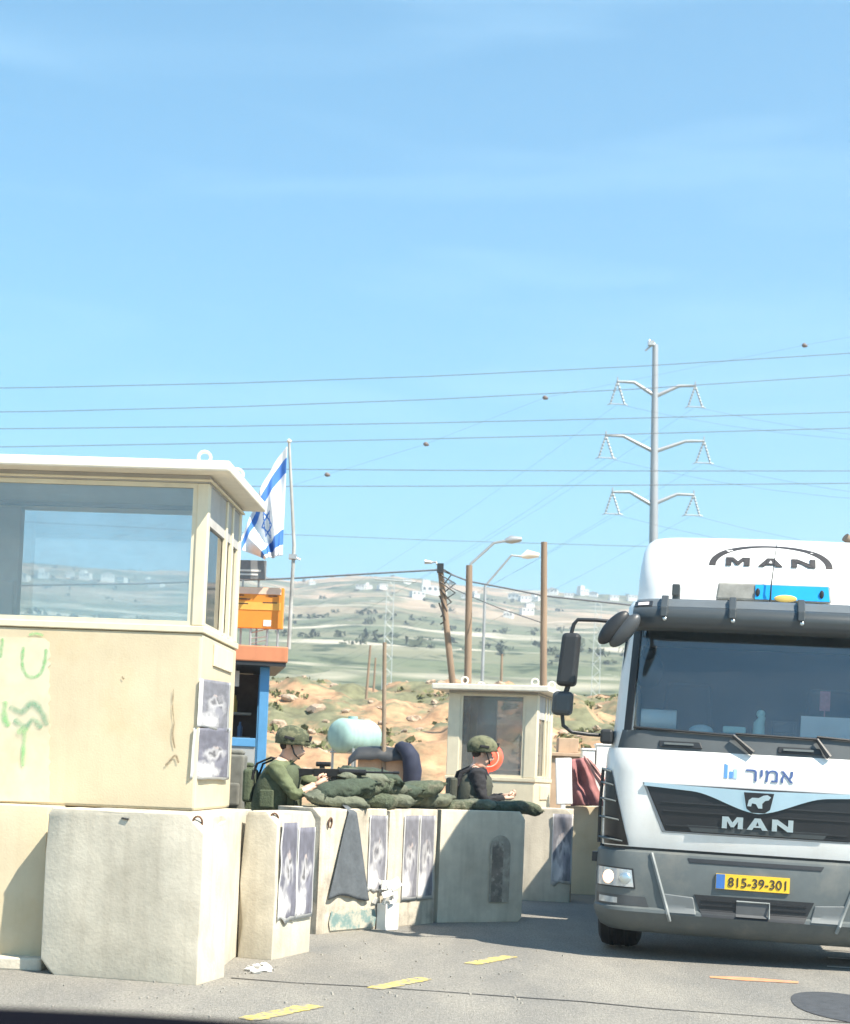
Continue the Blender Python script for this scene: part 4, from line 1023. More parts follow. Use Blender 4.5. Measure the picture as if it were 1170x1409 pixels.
o = mb.build('white_board', mat('white_board', (.78, .78, .76), .7, var=.04), bevel=.01); o.location = p; tag(o, 'tall narrow white board on a stake beside the small booth', 'board')
for k, (x, y, w, h_) in enumerate(((808, 1062, .17, .28), (829, 1062, .2, .34))):
    p = D(x, y, 21.3); mb = MB(); mb.bx(-w / 2, w / 2, -.12, .12, 0, h_); mb.bx(-w / 2 - .01, w / 2 + .01, -.13, .13, h_ + .001, h_ + .03); mb.bx(-w * .6, w * .6, -.2, .2, -p.z, -.002)
    o = mb.build('white_box', mat('white_plastic', (.75, .75, .73), .6, var=.05), bevel=.01); o.location = p
    tag(o, 'white lidded box beside the truck mirror, %s of the pair' % ('narrower' if k == 0 else 'wider'), 'box')
p = D(785, 1042, 24); mb = MB(); mb.bx(-.45, .5, -.3, .3, -p.z, 0); mb.bx(-.5, .55, -.35, .35, .001, .06); mb.bx(-.2, .1, -.2, .2, .061, .28)
o = mb.build('plywood_crate', mat('plywood', (.48, .34, .23)), bevel=.01); o.location = p; tag(o, 'tan crate with a smaller box on top behind the maroon cloth', 'crate')

# orange warning lamp beside the second soldier
lp = D(672, 1042, 18.6)
wl_ = empty('warning_lamp', (lp.x, lp.y, 0))
mb = MB(); mb.cyl((0, 0, 0), .16, .05, n=16); mb.tube([(0, 0, .05), (0, 0, lp.z - .15)], .022, 8); mb.build('post', M_steel, wl_)
M_lamp = mat('orange_lamp_lens', (.80, .09, .05), .4, var=.05, emit=(1, .10, .05, .55))
mb = MB(); n = 24
mb.rings([[(math.cos(2 * math.pi * k / n) * r * 1.0, y, lp.z + math.sin(2 * math.pi * k / n) * r) for k in range(n)] for r, y in ((.02, -.10), (.10, -.085), (.155, -.04), (.175, 0), (.155, .04), (.10, .085), (.02, .10))]); mb.build('lens', M_lamp, wl_, smooth=60)
mb = MB(); mb.tube([(math.cos(2 * math.pi * k / n) * .115, -.088, lp.z + math.sin(2 * math.pi * k / n) * .115) for k in range(n + 1)], .008, 6); mb.build('lens_ring', mat('pale_orange', (.75, .55, .42)), wl_, smooth=50)
mb = MB(); mb.tube([(-.10, 0, lp.z - .26), (-.10, 0, lp.z - .12)], [.11, .12], 14); mb.build('lamp_body', M_lamp, wl_, smooth=40)
tag(wl_, 'orange red round warning lamp beside the soldier in black sleeves', 'warning lamp')

random.seed(21)
# ================================================================== SANDBAGS
def bag_mesh(seed):
    nu, nv = 34, 26; rg = []; rn = random.Random(seed); bend = rn.uniform(-.05, .05); sag = rn.uniform(.0, .05)
    for i in range(nu + 1):
        t = -1 + 2 * i / nu; at = abs(t)
        e = max(0.0, 1 - at ** 3.4) ** .5
        neck = at > .90
        ring = []
        for j in range(nv):
            a = 2 * math.pi * j / nv
            cy, cz = math.cos(a), math.sin(a)
            sq = (abs(cy) ** 2.5 + abs(cz) ** 2.5) ** (-1 / 2.5)
            w = .175 * (.42 + .58 * e); h_ = .085 * (.12 + .88 * e)
            if neck: w = .10 + .07 * (at - .90) / .10 + .012 * math.sin(j * 2.4); h_ = .018 + .012 * math.sin(j * 1.7 + seed)
            p = Vector((t * .285, cy * sq * w + bend * t * t, cz * sq * h_ - sag * t * t * t))
            n1 = noise.noise(p * 5 + Vector((seed * 5, 0, 0))); n2 = abs(noise.noise(Vector((p.x * 9, p.y * 16, p.z * 20)) + Vector((0, seed * 3, 0)))); n3 = abs(noise.noise(p * 26 + Vector((seed, 0, 0))))
            k = 1 + .22 * n1 - .26 * n2 * (.4 + at) - .10 * n3
            p.y *= k; p.z *= k * (1 + .15 * n1)
            ring.append(p)
        rg.append(ring)
    mb = MB(); mb.rings(rg); me = mb.mesh('sandbag')
    b = bmesh.new(); b.from_mesh(me); bmesh.ops.recalc_face_normals(b, faces=b.faces); b.to_mesh(me); b.free()
    me.materials.append(M_bag[seed % 3]); me.shade_smooth(); return me
M_bag = [mat('sandbag_cloth', (.08, .10, .065), .95, var=.35, scale=30, bump=.8, bscale=70, col2=(.19, .18, .13), c2lo=.5, c2hi=.72, c2scale=5), mat('sandbag_cloth_pale', (.13, .145, .105), .9, var=.3, scale=9, bump=.6, bscale=34, col2=(.09, .10, .07), c2scale=6), mat('sandbag_cloth_dark', (.05, .07, .048), .9, var=.3, scale=9, bump=.6, bscale=34)]
BAGM = [bag_mesh(k) for k in range(9)]
BAGN = [0]
def sandbag(p, rz, label, group, tilt=0.0, roll=0.0, s=1.0):
    BAGN[0] += 1
    o = bpy.data.objects.new('sandbag', BAGM[(BAGN[0] * 4) % 9]); COL.objects.link(o)
    o.location = p; o.rotation_euler = (roll, tilt, rz + (math.pi if random.random() < .5 else 0)); o.scale = (s, s, s * random.uniform(.9, 1.12)); tag(o, label, 'sandbag', group)
wall_c = [Vector((-1.02, 14.17, 0)), Vector((-.50, 14.93, 0)), Vector((-.03, 15.70, 0)), Vector((.95, 16.25, 0))]
def wall_pt(s_):
    for a, b in zip(wall_c, wall_c[1:]):
        L = (b - a).length
        if s_ <= L or b is wall_c[-1]: return a.lerp(b, s_ / L), math.atan2(b.y - a.y, b.x - a.x)
        s_ -= L
GB = 'sandbags heaped on the concrete wall'
for lay, (z, ss, LB) in enumerate(((1.165, (.40, .66, .92, 1.18, 1.44, 1.70, 1.94), 'olive green sandbag lying directly on the wall, lowest layer of the heap'), (1.28, (.52, .80, 1.08, 1.36, 1.62), 'olive green sandbag in the middle layer of the heap on the wall'), (1.375, (.70, 1.02), 'olive green sandbag topping the heap on the wall'))):
    for s_ in ss:
        p, a = wall_pt(s_ + random.uniform(-.03, .03))
        sandbag(p + Vector((random.uniform(-.03, .06), random.uniform(-.08, .03), z + random.uniform(-.012, .012))), a + random.uniform(-.8, .3), LB, GB, random.uniform(-.16, .16), random.uniform(-.2, .2), random.uniform(.9, 1.08))
for s_ in (.75, 1.15, 1.55):                      # bags on a second, inner row leaning against it
    p, a = wall_pt(s_); sandbag(p + Vector((-.22, .20, 1.15)), a + random.uniform(-.3, .3), 'olive sandbag slumped behind the heap on the wall, on its inner edge', GB, random.uniform(-.2, .2), .3)
LR = 'olive sandbag on the end of the wall below the small booth'
for s_, z, tl in ((2.14, 1.135, .02), (2.42, 1.145, .05), (2.70, 1.14, -.03), (2.95, 1.135, .03)):
    p, a = wall_pt(s_); sandbag(p + Vector((.05, .08, z)), a - .1 - random.uniform(0, .3), LR, 'sandbags at the end of the wall', tl, 0, .78)

# ================================================================== PEOPLE
def skin_mesh(joints, edges, rad, sub=2):
    names = list(joints); me = bpy.data.meshes.new('tmp'); idx = {n: i for i, n in enumerate(names)}
    me.from_pydata([joints[n] for n in names], [(idx[a], idx[b]) for a, b in edges], [])
    o = bpy.data.objects.new('tmp', me); COL.objects.link(o)
    o.modifiers.new('s', 'SKIN'); 
    for n in names:
        sv = me.skin_vertices[0].data[idx[n]]; r = rad[n]; sv.radius = r if isinstance(r, tuple) else (r, r); sv.use_root = n == 'pelvis'
    m2 = o.modifiers.new('d', 'SUBSURF'); m2.levels = sub + 1; m2.render_levels = sub + 1
    bpy.context.view_layer.update()
    out = bpy.data.meshes.new_from_object(o.evaluated_get(bpy.context.evaluated_depsgraph_get()))
    bpy.data.objects.remove(o); bpy.data.meshes.remove(me)
    return out
def person(loc, rz, J, hands, label, m_top, m_leg, bare_from=None):
    """local frame: facing +y. J overrides joints"""
    joints = dict(pelvis=(0, 0, .96), belly=(0, .02, 1.12), chest=(0, .05, 1.30), upper=(0, .06, 1.41), neck=(0, .085, 1.51), jaw=(0, .125, 1.585), head=(0, .115, 1.66), crown=(0, .10, 1.73), nose=(0, .225, 1.615),
                  shL=(-.17, .06, 1.42), elL=(-.24, .1, 1.15), wrL=(-.2, .3, 1.05), shR=(.17, .06, 1.42), elR=(.24, .1, 1.15), wrR=(.2, .3, 1.05),
                  hipL=(-.10, 0, .90), knL=(-.12, .03, .50), anL=(-.13, -.03, .10), toL=(-.15, .14, .045), hipR=(.10, 0, .90), knR=(.12, .03, .50), anR=(.13, -.03, .10), toR=(.15, .14, .045))
    joints.update(J)
    rad = dict(pelvis=(.155, .12), belly=(.145, .115), chest=(.165, .125), upper=(.14, .11), neck=.062, jaw=(.066, .075), head=(.078, .092), crown=(.06, .07), nose=.014,
               shL=.078, elL=.052, wrL=.036, shR=.078, elR=.052, wrR=.036, hipL=.098, knL=.068, anL=.052, toL=.04, hipR=.098, knR=.068, anR=.052, toR=.04)
    ed = [('pelvis', 'belly'), ('belly', 'chest'), ('chest', 'upper'), ('upper', 'neck'), ('neck', 'jaw'), ('jaw', 'head'), ('head', 'crown'), ('jaw', 'nose')]
    for s_ in 'LR': ed += [('upper', 'sh' + s_), ('sh' + s_, 'el' + s_), ('el' + s_, 'wr' + s_), ('pelvis', 'hip' + s_), ('hip' + s_, 'kn' + s_), ('kn' + s_, 'an' + s_), ('an' + s_, 'to' + s_)]
    me = skin_mesh(joints, ed, rad)
    b = bmesh.new(); b.from_mesh(me)
    mb = MB()
    for s_, (fwd, palm) in hands.items():                  # palm, four fingers and a thumb curled round what is held
        w = Vector(joints['wr' + s_]); f = Vector(fwd).normalized(); pn = Vector(palm).normalized(); sd_ = f.cross(pn).normalized()
        mb.tube([w - f * .03, w + f * .02, w + f * .06, w + f * .09], [.032, .040, .043, .036], 10, flat=.62)
        for k in range(4):
            b0 = w + f * (.075 + .006 * (1.5 - abs(k - 1.5))) + sd_ * (.030 - .020 * k); L = (.036, .041, .039, .031)[k]
            p1 = b0 + f * L * .9 + pn * .012; p2 = p1 + f * L * .15 + pn * L * .8; p3 = p2 - f * L * .55 + pn * L * .3
            mb.tube([b0, p1, p2, p3], [.0098, .0095, .0088, .007], 7)
        t0 = w + f * .03 + sd_ * .035; mb.tube([t0, t0 + f * .03 + sd_ * .016 + pn * .015, t0 + f * .05 + sd_ * .004 + pn * .036], [.013, .0115, .009], 7)
    b.normal_update()
    for v in b.verts:                                       # creases in the cloth
        if .2 < v.co.z < joints['neck'][2] - .04: v.co += v.normal * (.011 * noise.noise(Vector((v.co.x * 16, v.co.y * 16, v.co.z * 26))) + .006 * noise.noise(v.co * 48))
    nf = len(b.faces); m2 = mb.mesh('h'); b.from_mesh(m2); bpy.data.meshes.remove(m2)
    bmesh.ops.recalc_face_normals(b, faces=b.faces); b.faces.ensure_lookup_table()
    nk = Vector(joints['neck'])
    for i, f in enumerate(b.faces):
        c = f.calc_center_median(); f.smooth = True
        if i >= nf: f.material_index = 2
        elif c.z > nk.z - .01 and (c - Vector(joints['head'])).length < .24: f.material_index = 2
        elif c.z > .93:
            f.material_index = 0
            if bare_from:
                for s_ in bare_from:
                    e, w = Vector(joints['el' + s_]), Vector(joints['wr' + s_]); t = (c - e).dot(w - e) / (w - e).length_squared
                    if t > .35 and (c - e.lerp(w, min(1.2, t))).length < .08: f.material_index = 2
        elif c.z < .2: f.material_index = 3
        else: f.material_index = 1
    me.materials.clear()
    for m_ in (m_top, m_leg, M_skin, M_blackf): me.materials.append(m_)
    b.to_mesh(me); b.free()
    o = bpy.data.objects.new('person', me); COL.objects.link(o); o.location = loc; o.rotation_euler = (0, 0, rz); o.scale = (1.10, 1.10, 1.02)
    tag(o, label, 'person')
    return o, {k: Vector(v) for k, v in joints.items()}
def helmet(o, hd, fdir, back=.0):
    f = Vector(fdir).normalized(); s_ = f.cross(Vector((0, 0, 1))).normalized(); u = s_.cross(f).normalized(); M = Matrix((s_, f, u)).transposed(); c = hd + u * .028 - f * .012
    mb = MB(); n = 26; rg = []
    for j in range(13):
        a = -.42 + (math.pi / 2 + .42) * j / 12; ring = []
        for i in range(n):
            q = 2 * math.pi * i / n; fy = math.sin(q)
            aa = a if j > 3 else a + (.30 * max(0, fy) if j < 3 else .10 * max(0, fy)) - (.12 * max(0, -fy) if j < 2 else 0)
            fl = 1 + (.06 if j == 0 else 0)
            ring.append(c + M @ Vector((.128 * math.cos(aa) * math.cos(q) * fl, .150 * math.cos(aa) * math.sin(q) * fl, .128 * math.sin(aa))))
        rg.append(ring)
    mb.rings(rg, cap=False); mb.add([c + u * .1275], [])
    h = mb.build('helmet', M_camo, o, smooth=0); q = h.modifiers.new('t', 'SOLIDIFY'); q.thickness = .01; q.offset = -1
    for q_, z_ in ((c + f * .145 + u * .045, (.045, .02, .05)), (c + s_ * .125 + u * .01, (.012, .09, .025)), (c - s_ * .125 + u * .01, (.012, .09, .025))):
        mb = MB(); mb.obox(q_, z_, M); mb.build('helmet_mount', M_blackf, h, bevel=.004)
    mb = MB(); mb.tube([c - u * .03 - s_ * .118 + f * .02, c - u * .12 - s_ * .085 + f * .07, c - u * .155 + f * .10, c - u * .12 + s_ * .085 + f * .07, c - u * .03 + s_ * .118 + f * .02], .007, 6); mb.build('chin_strap', M_blackf, h)
    for k in (-1, 1):
        mb = MB(); mb.ellip(hd - u * .028 + f * .083 + s_ * .033 * k, (.013, .009, .008), 8, 6, M); mb.build('eye', M_hair, o, smooth=60)
        mb = MB(); mb.ellip(hd - u * .035 + s_ * .083 * k - f * .01, (.012, .022, .032), 8, 6, M); mb.build('ear', M_skin, o, smooth=60)
    mb = MB(); mb.ellip(hd - f * .05 - u * .03, (.078, .055, .06), 12, 8, M); mb.build('hair', M_hair, o, smooth=60)
def vest(o, j, m, pouches=True, lean=0.0):
    mb = MB(); n = 28; rg = []
    for (z, rx, ry, y) in ((1.02, .19, .150, .02), (1.06, .205, .168, .025), (1.2, .212, .175, .035), (1.32, .205, .172, .05), (1.40, .165, .15, .06), (1.44, .12, .115, .062)):
        ring = []
        for i in range(n):
            a = 2 * math.pi * i / n; e = 2.8; cx, sy = math.cos(a), math.sin(a); q = (abs(cx) ** e + abs(sy) ** e) ** (-1 / e)
            ring.append(Vector((cx * q * rx, y + lean * (z - 1.0) + sy * q * ry, z)) + Vector((.006 * noise.noise(Vector((a * 2, z * 9, 1))), .008 * noise.noise(Vector((a * 2, z * 9, 2))), 0)))
        rg.append(ring)
    mb.rings(rg); v = mb.build('vest', m, o, smooth=50)
    if pouches:
        for k, x in enumerate((-.13, -.045, .045, .13)):
            mb = MB(); mb.obox((x, .215 + lean * .12 - .02 * abs(x) * 4, 1.12), (.075, .06, .15)); mb.build('pouch', m, v, bevel=.012)
        mb = MB(); mb.obox((0, -.165, 1.24), (.26, .08, .30)); mb.build('back_pouch', m, v, bevel=.025)
        for s_ in (-1, 1):
            mb = MB(); mb.tube([(s_ * .10, .20 + lean * .3, 1.30), (s_ * .115, .13, 1.475), (s_ * .11, .03, 1.50), (s_ * .105, -.09, 1.44), (s_ * .10, -.13, 1.30)], .022, 8, flat=.45); mb.build('strap', M_blackf, v, smooth=50)
            mb = MB(); mb.obox((s_ * .205, .03, 1.13), (.06, .12, .16)); mb.build('pouch', m, v, bevel=.012)
    return v
p1 = D(372, 1060, 14.75); loc1 = (p1.x + .0, p1.y, 0)
s1o, j1 = person(loc1, R(-98), dict(chest=(0, .06, 1.29), upper=(0, .09, 1.40), neck=(0, .135, 1.485), jaw=(0, .20, 1.545), head=(0, .185, 1.63), crown=(0, .17, 1.70), nose=(0, .295, 1.565),
                                    shR=(.17, .09, 1.40), elR=(.22, .27, 1.16), wrR=(.10, .42, 1.275), shL=(-.15, .13, 1.40), elL=(-.16, .42, 1.24), wrL=(-.03, .60, 1.315)),
                dict(R=((-.35, .55, .45), (-.6, .1, .4)), L=((.35, .7, .1), (.4, .1, .8))), 'soldier in olive uniform and helmet aiming a rifle over the sandbags', M_oliveL, M_oliveL, bare_from='R')
helmet(s1o, j1['head'] + Vector((0, .0, .01)), (0, .97, -.22)); vest(s1o, j1, M_olive, lean=.12)
# rifle held by the first soldier
rf = empty('rifle', loc1, R(-98)); rf.scale = (1.10, 1.10, 1.02)
rm = Matrix.Rotation(R(1), 3, 'X'); RO = Vector((.035, 0, 1.375))
def rpart(name, f, m=M_gun, par=None, **k):
    mb = MB(); f(mb)
    mb.v = [tuple(RO + rm @ Vector(v)) for v in mb.v]
    return mb.build(name, m, par or rf, **k)
rpart('receiver', lambda b: (b.bx(-.022, .022, .38, .60, -.035, .035), b.prism([(.42, -.03), (.47, -.03), (.44, -.12), (.40, -.12)], 'x', -.016, .016)), bevel=.004)
rpart('stock', lambda b: b.prism([(.17, .035), (.385, .03), (.385, -.02), (.30, -.03), (.17, -.085)], 'x', -.018, .018), bevel=.005)
rpart('handguard', lambda b: b.tube([(0, .60, .008), (0, .82, .008)], [.031, .028], 10), smooth=40)
rpart('barrel', lambda b: (b.tube([(0, .82, .012), (0, 1.06, .012)], .0095, 8), b.tube([(0, 1.05, .012), (0, 1.10, .012)], .014, 8), b.bx(-.004, .004, .95, .965, .015, .06)), smooth=40)
rpart('magazine', lambda b: b.prism([(.52, -.036), (.58, -.036), (.615, -.18), (.56, -.19)], 'x', -.012, .012), bevel=.003)
rpart('sight', lambda b: (b.bx(-.012, .012, .43, .47, .036, .06), b.tube([(0, .40, .075), (0, .52, .075)], .022, 10)), smooth=40)
tag(rf, 'black rifle with scope aimed over the sandbags by the olive soldier', 'rifle')
p2 = D(650, 1060, 16.7); loc2 = (p2.x - .03, p2.y, 0)
s2o, j2 = person(loc2, R(-82), dict(jaw=(0, .14, 1.585), nose=(0, .235, 1.60), head=(0, .125, 1.665), crown=(0, .11, 1.735), shR=(.17, .05, 1.42), elR=(.25, .10, 1.17), wrR=(.13, .33, 1.20), shL=(-.17, .06, 1.42), elL=(-.24, .16, 1.17), wrL=(-.06, .36, 1.22)),
                 dict(R=((-.5, .7, .1), (-.5, -.3, .5)), L=((.5, .7, .1), (.5, -.3, .5))), 'soldier in helmet, black sleeves and olive vest beside the orange lamp', M_blackf, M_oliveL)
helmet(s2o, j2['head'] + Vector((0, 0, .01)), (0, .99, -.12)); vest(s2o, j2, mat('dark_vest', (.06, .065, .05), .9, var=.25, scale=10, bump=.3, bscale=40))
# equipment stacked behind the first soldier
for k, (x, y, d, sz) in enumerate(((322, 1100, 15.4, (.20, .3, .55)), (338, 1098, 15.6, (.16, .25, .42)))):
    p = D(x, y, d); mb = MB(); mb.obox((0, 0, sz[2] / 2 - .12), sz); mb.obox((0, -.17, .05), (sz[0] * .7, .06, sz[2] * .4)); mb.obox((0, 0, sz[2] - .10), (sz[0] * .8, .2, .05)); mb.bx(-.14, .14, -.2, .2, -p.z, -.13)
    o = mb.build('field_pack', mat('pack_grey', (.16, .16, .14), .9, var=.3, scale=8) if k == 0 else M_olive, bevel=.03, seg=3); o.location = p
    tag(o, ('grey' if k == 0 else 'olive') + ' field pack stacked on a box behind the aiming soldier', 'pack')

# ================================================================== TRUCK  (local: x across as seen from the front, -y towards the viewer, z up)
TY = R(10.5)
TR = empty('truck', (2.66, 12.75, 0), -TY); TR.scale = (1.03, 1.03, 1.0); TR.rotation_mode = 'XYZ'
TR.rotation_euler = (0, R(1.1), -TY)
tag(TR, 'white lorry with grey bumper, black grille and white roof fairing', 'truck')
def yfr(x, hw, yf, rc, bul=.04):
    ax = abs(x); u = max(0.0, min(.999, (ax - (hw - rc)) / rc)); return yf + bul * min(1, ax / (hw - rc)) ** 2 + rc * (1 - math.sqrt(1 - u * u))
def outl(hw, yf, rc, yb, bul=.04, na=9, nf=16):
    pts = [(-hw, yb), (-hw, (yb + yf + rc) * .5)]
    for k in range(na + 1):
        a = math.pi + math.pi / 2 * k / na; pts.append((-hw + rc + rc * math.cos(a), yf + bul + rc + rc * math.sin(a)))
    for k in range(1, nf):
        x = -(hw - rc) + 2 * (hw - rc) * k / nf; pts.append((x, yf + bul * (x / (hw - rc)) ** 2))
    return pts + [(-x, y) for x, y in reversed(pts[:na + 3])]
def loft(levels, yb, name, m, par=TR, smooth=40, cap_top=False, cap_bot=False, bul=.04):
    mb = MB(); rg = [[(x, y, z) for x, y in outl(hw, yf, rc, yb if not isinstance(yb, list) else yb[i], bul)] for i, (z, yf, hw, rc) in enumerate(levels)]
    mb.rings(rg, cap=cap_top or cap_bot)
    return mb.build(name, m, par, smooth=smooth)
def lev(levels, z):
    for a, b in zip(levels, levels[1:]):
        if z <= b[0]:
            t = max(0, (z - a[0]) / (b[0] - a[0])); return [p + (q - p) * t for p, q in zip(a, b)]
    return levels[-1]
def surf(levels): return lambda x, z: yfr(x, *(lev(levels, z)[k] for k in (2, 1, 3))) 
def patch(c4, sf, name, m, par=TR, off=.006, thick=.02, n=14, k=6, smooth=30, bevel=0.0, curve=None):
    """c4 = bl, br, tr, tl corners in (x, z), laid on the surface sf and standing off by off"""
    (a, b, c, d) = c4; mb = MB()
    def P(u, v, o):
        x = (a[0] * (1 - u) + b[0] * u) * (1 - v) + (d[0] * (1 - u) + c[0] * u) * v
        z = (a[1] * (1 - u) + b[1] * u) * (1 - v) + (d[1] * (1 - u) + c[1] * u) * v
        if curve: z += curve(u, v)
        return (x, sf(x, z) - o, z)
    f = [P(i / n, j / k, off) for j in range(k + 1) for i in range(n + 1)]; bk = [P(i / n, j / k, off - thick) for j in range(k + 1) for i in range(n + 1)]
    N = (n + 1) * (k + 1); fs = []
    for j in range(k):
        for i in range(n):
            q = [j * (n + 1) + i, j * (n + 1) + i + 1, (j + 1) * (n + 1) + i + 1, (j + 1) * (n + 1) + i]; fs += [q, [N + t for t in reversed(q)]]
    ring = [i for i in range(n + 1)] + [(j + 1) * (n + 1) + n for j in range(k)] + [k * (n + 1) + i for i in range(n - 1, -1, -1)] + [j * (n + 1) for j in range(k - 1, 0, -1)]
    for i in range(len(ring)): a_, b_ = ring[i], ring[(i + 1) % len(ring)]; fs.append([a_, N + a_, N + b_, b_])
    mb.add(f + bk, fs); return mb.build(name, m, par, smooth=smooth, bevel=bevel)

LC = [(.89, .06, 1.215, .30), (1.0, .035, 1.22, .30), (1.25, .03, 1.22, .30), (1.5, .04, 1.215, .30), (1.63, .055, 1.21, .30), (1.69, .09, 1.20, .30)]
LW = [(1.69, .10, 1.185, .30), (1.84, .135, 1.165, .30), (2.25, .22, 1.145, .30), (2.73, .33, 1.115, .30)]
LBm = [(.20, .16, 1.15, .34), (.235, .07, 1.20, .34), (.31, .0, 1.235, .34), (.375, -.035, 1.25, .34), (.40, -.03, 1.25, .34), (.415, .0, 1.245, .34), (.60, .0, 1.25, .34), (.80, .015, 1.25, .34), (.85, .03, 1.245, .34), (.87, .07, 1.23, .34)]
sC, sW, sB = surf(LC), surf(LW), surf(LBm)
cab = loft(LC, 2.15, 'cab_front', M_white_p, cap_top=False)
# cab shell above: pillars, sides, back, roof
for s_ in (-1, 1):
    mb = MB()                                              # A pillar
    rg = []
    for z in (1.66, 1.84, 2.1, 2.4, 2.70):
        q = lev(LW, z); hw = q[2]
        x0, x1 = hw - .115, hw + .004
        y0 = yfr(x0, q[2], q[1], q[3]) - .006; y1 = yfr(hw - .002, q[2], q[1], q[3]) + .05
        ym = yfr(hw - .05, q[2], q[1], q[3]) - .01
        rg.append([(s_ * x0, y0, z), (s_ * (hw - .05), ym, z), (s_ * x1, y1 - .06, z), (s_ * x1, y1 + .10, z), (s_ * (x1 - .05), y1 + .10, z), (s_ * (x0 + .01), y0 + .06, z)])
    mb.rings(rg); mb.build('door_pillar', M_white_p, TR, smooth=50)
    mb = MB(); mb.hexa([(s_ * 1.185, .55, 1.69), (s_ * 1.14, .55, 1.69), (s_ * 1.14, 2.15, 1.69), (s_ * 1.185, 2.15, 1.69), (s_ * 1.165, .55, 1.9), (s_ * 1.12, .55, 1.9), (s_ * 1.12, 2.15, 1.9), (s_ * 1.165, 2.15, 1.9)])
    mb.hexa([(s_ * 1.165, 1.35, 1.9), (s_ * 1.12, 1.35, 1.9), (s_ * 1.12, 2.15, 1.9), (s_ * 1.165, 2.15, 1.9), (s_ * 1.115, 1.35, 2.9), (s_ * 1.07, 1.35, 2.9), (s_ * 1.07, 2.15, 2.9), (s_ * 1.115, 2.15, 2.9)]); mb.build('door', M_white_p, TR)
    mb = MB(); mb.hexa([(s_ * 1.16, .52, 1.9), (s_ * 1.15, .52, 1.9), (s_ * 1.15, 1.35, 1.9), (s_ * 1.16, 1.35, 1.9), (s_ * 1.115, .52, 2.72), (s_ * 1.105, .52, 2.72), (s_ * 1.105, 1.35, 2.72), (s_ * 1.115, 1.35, 2.72)]); mb.build('side_window', glass('cab_side_glass', (.30, .34, .36), .06, .92), TR)
mb = MB(); mb.bx(-1.1, 1.1, 2.10, 2.14, .9, 2.9); mb.build('cab_back', M_white_p, TR)
LV = [(2.70, .32, 1.12, .30), (2.80, .30, 1.12, .30), (2.90, .34, 1.115, .30), (2.965, .46, 1.09, .30)]
mb = MB(); rg = [[(x, y, z) for x, y in outl(hw, yf, rc, 2.15)] for z, yf, hw, rc in LV]; mb.rings(rg); mb.build('cab_roof', M_white_p, TR, smooth=40)
# windscreen
M_ws = glass('windscreen_glass', (.90, .945, .965), refl=.05, clear=.975)
patch([(-1.055, 1.835), (1.055, 1.835), (1.025, 2.71), (-1.025, 2.71)], sW, 'windscreen', M_ws, off=.004, thick=.008, n=30, k=10, smooth=60)
patch([(-1.12, 1.685), (1.12, 1.685), (1.09, 1.842), (-1.09, 1.842)], sW, 'cowl_panel', mat('cowl_grey', (.085, .095, .10), .5, var=.1), off=.010, thick=.03, n=30, k=4, smooth=50)
for s_ in (-1, 1): patch([(s_ * 1.05 - .03, 1.84), (s_ * 1.05 + .03, 1.84), (s_ * 1.02 + .03, 2.71), (s_ * 1.02 - .03, 2.71)], sW, 'window_seal', M_black_pl, off=.008, thick=.015, n=4, k=10)
for x in (-.62, .30):                                       # recessed step handles in the cowl
    patch([(x - .17, 1.715), (x + .17, 1.715), (x + .15, 1.765), (x - .17, 1.765)], sW, 'cowl_handle', M_black_pl, off=.022, thick=.02, bevel=.004)
    patch([(x - .13, 1.735), (x + .10, 1.735), (x + .10, 1.752), (x - .13, 1.752)], sW, 'cowl_handle_bar', M_grey_pl, off=.035, thick=.012)
def on(sf, x, z, o=.02): return (x, sf(x, z) - o, z)
for (xa, za, xb, zb, xc, zc) in ((-.06, 1.70, -.22, 1.835, -1.0, 1.865), (.52, 1.70, .42, 1.84, -.20, 1.85), (1.05, 1.70, .96, 1.83, .42, 1.86)):
    mb = MB(); mb.tube([on(sW, xa, za, .05), on(sW, xb, zb, .05)], [.024, .014], 7); w_ = mb.build('wiper_arm', M_black_pl, TR, smooth=40)
    mb = MB(); mb.tube([on(sW, xb + (xc - xb) * t, zb + (zc - zb) * t, .028) for t in (0, .25, .5, .75, 1)], .011, 6); mb.build('wiper_blade', M_black_pl, w_, smooth=40)
# interior
mb = MB(); mb.bx(-1.08, 1.08, .62, 2.09, 1.25, 1.30); mb.bx(-1.02, 1.02, .50, .85, 1.55, 1.86); mb.bx(-.90, .90, .23, .52, 1.60, 1.858); mb.build('dashboard', mat('dash_grey', (.10, .112, .112), .7, var=.1), TR, bevel=.03)
for x in (-.62, .62):
    mb = MB(); mb.bx(x - .26, x + .26, 1.15, 1.65, 1.45, 1.62); mb.hexa([(x - .25, 1.6, 1.62), (x + .25, 1.6, 1.62), (x + .25, 1.75, 1.62), (x - .25, 1.75, 1.62), (x - .2, 1.72, 2.35), (x + .2, 1.72, 2.35), (x + .2, 1.84, 2.35), (x - .2, 1.84, 2.35)]); mb.build('seat', mat('seat_fabric', (.03, .034, .038), .9, var=.15), TR, bevel=.04)
mb = MB(); mb.bx(-1.05, 1.05, 2.04, 2.09, 1.3, 2.85); mb.build('cab_lining', mat('lining_grey', (.035, .042, .05), .9, var=.1), TR)
mb = MB(); n = 20; mb.tube([(.62 + .23 * math.cos(2 * math.pi * k / n), .92 + .10 * math.sin(2 * math.pi * k / n), 1.80 + .20 * math.sin(2 * math.pi * k / n)) for k in range(n + 1)], .018, 7); mb.tube([(.62, .9, 1.6), (.62, .92, 1.8)], .03, 7); mb.tube([(.40, .92, 1.8), (.84, .92, 1.8)], .02, 6); mb.build('steering_wheel', M_black_pl, TR, smooth=50)
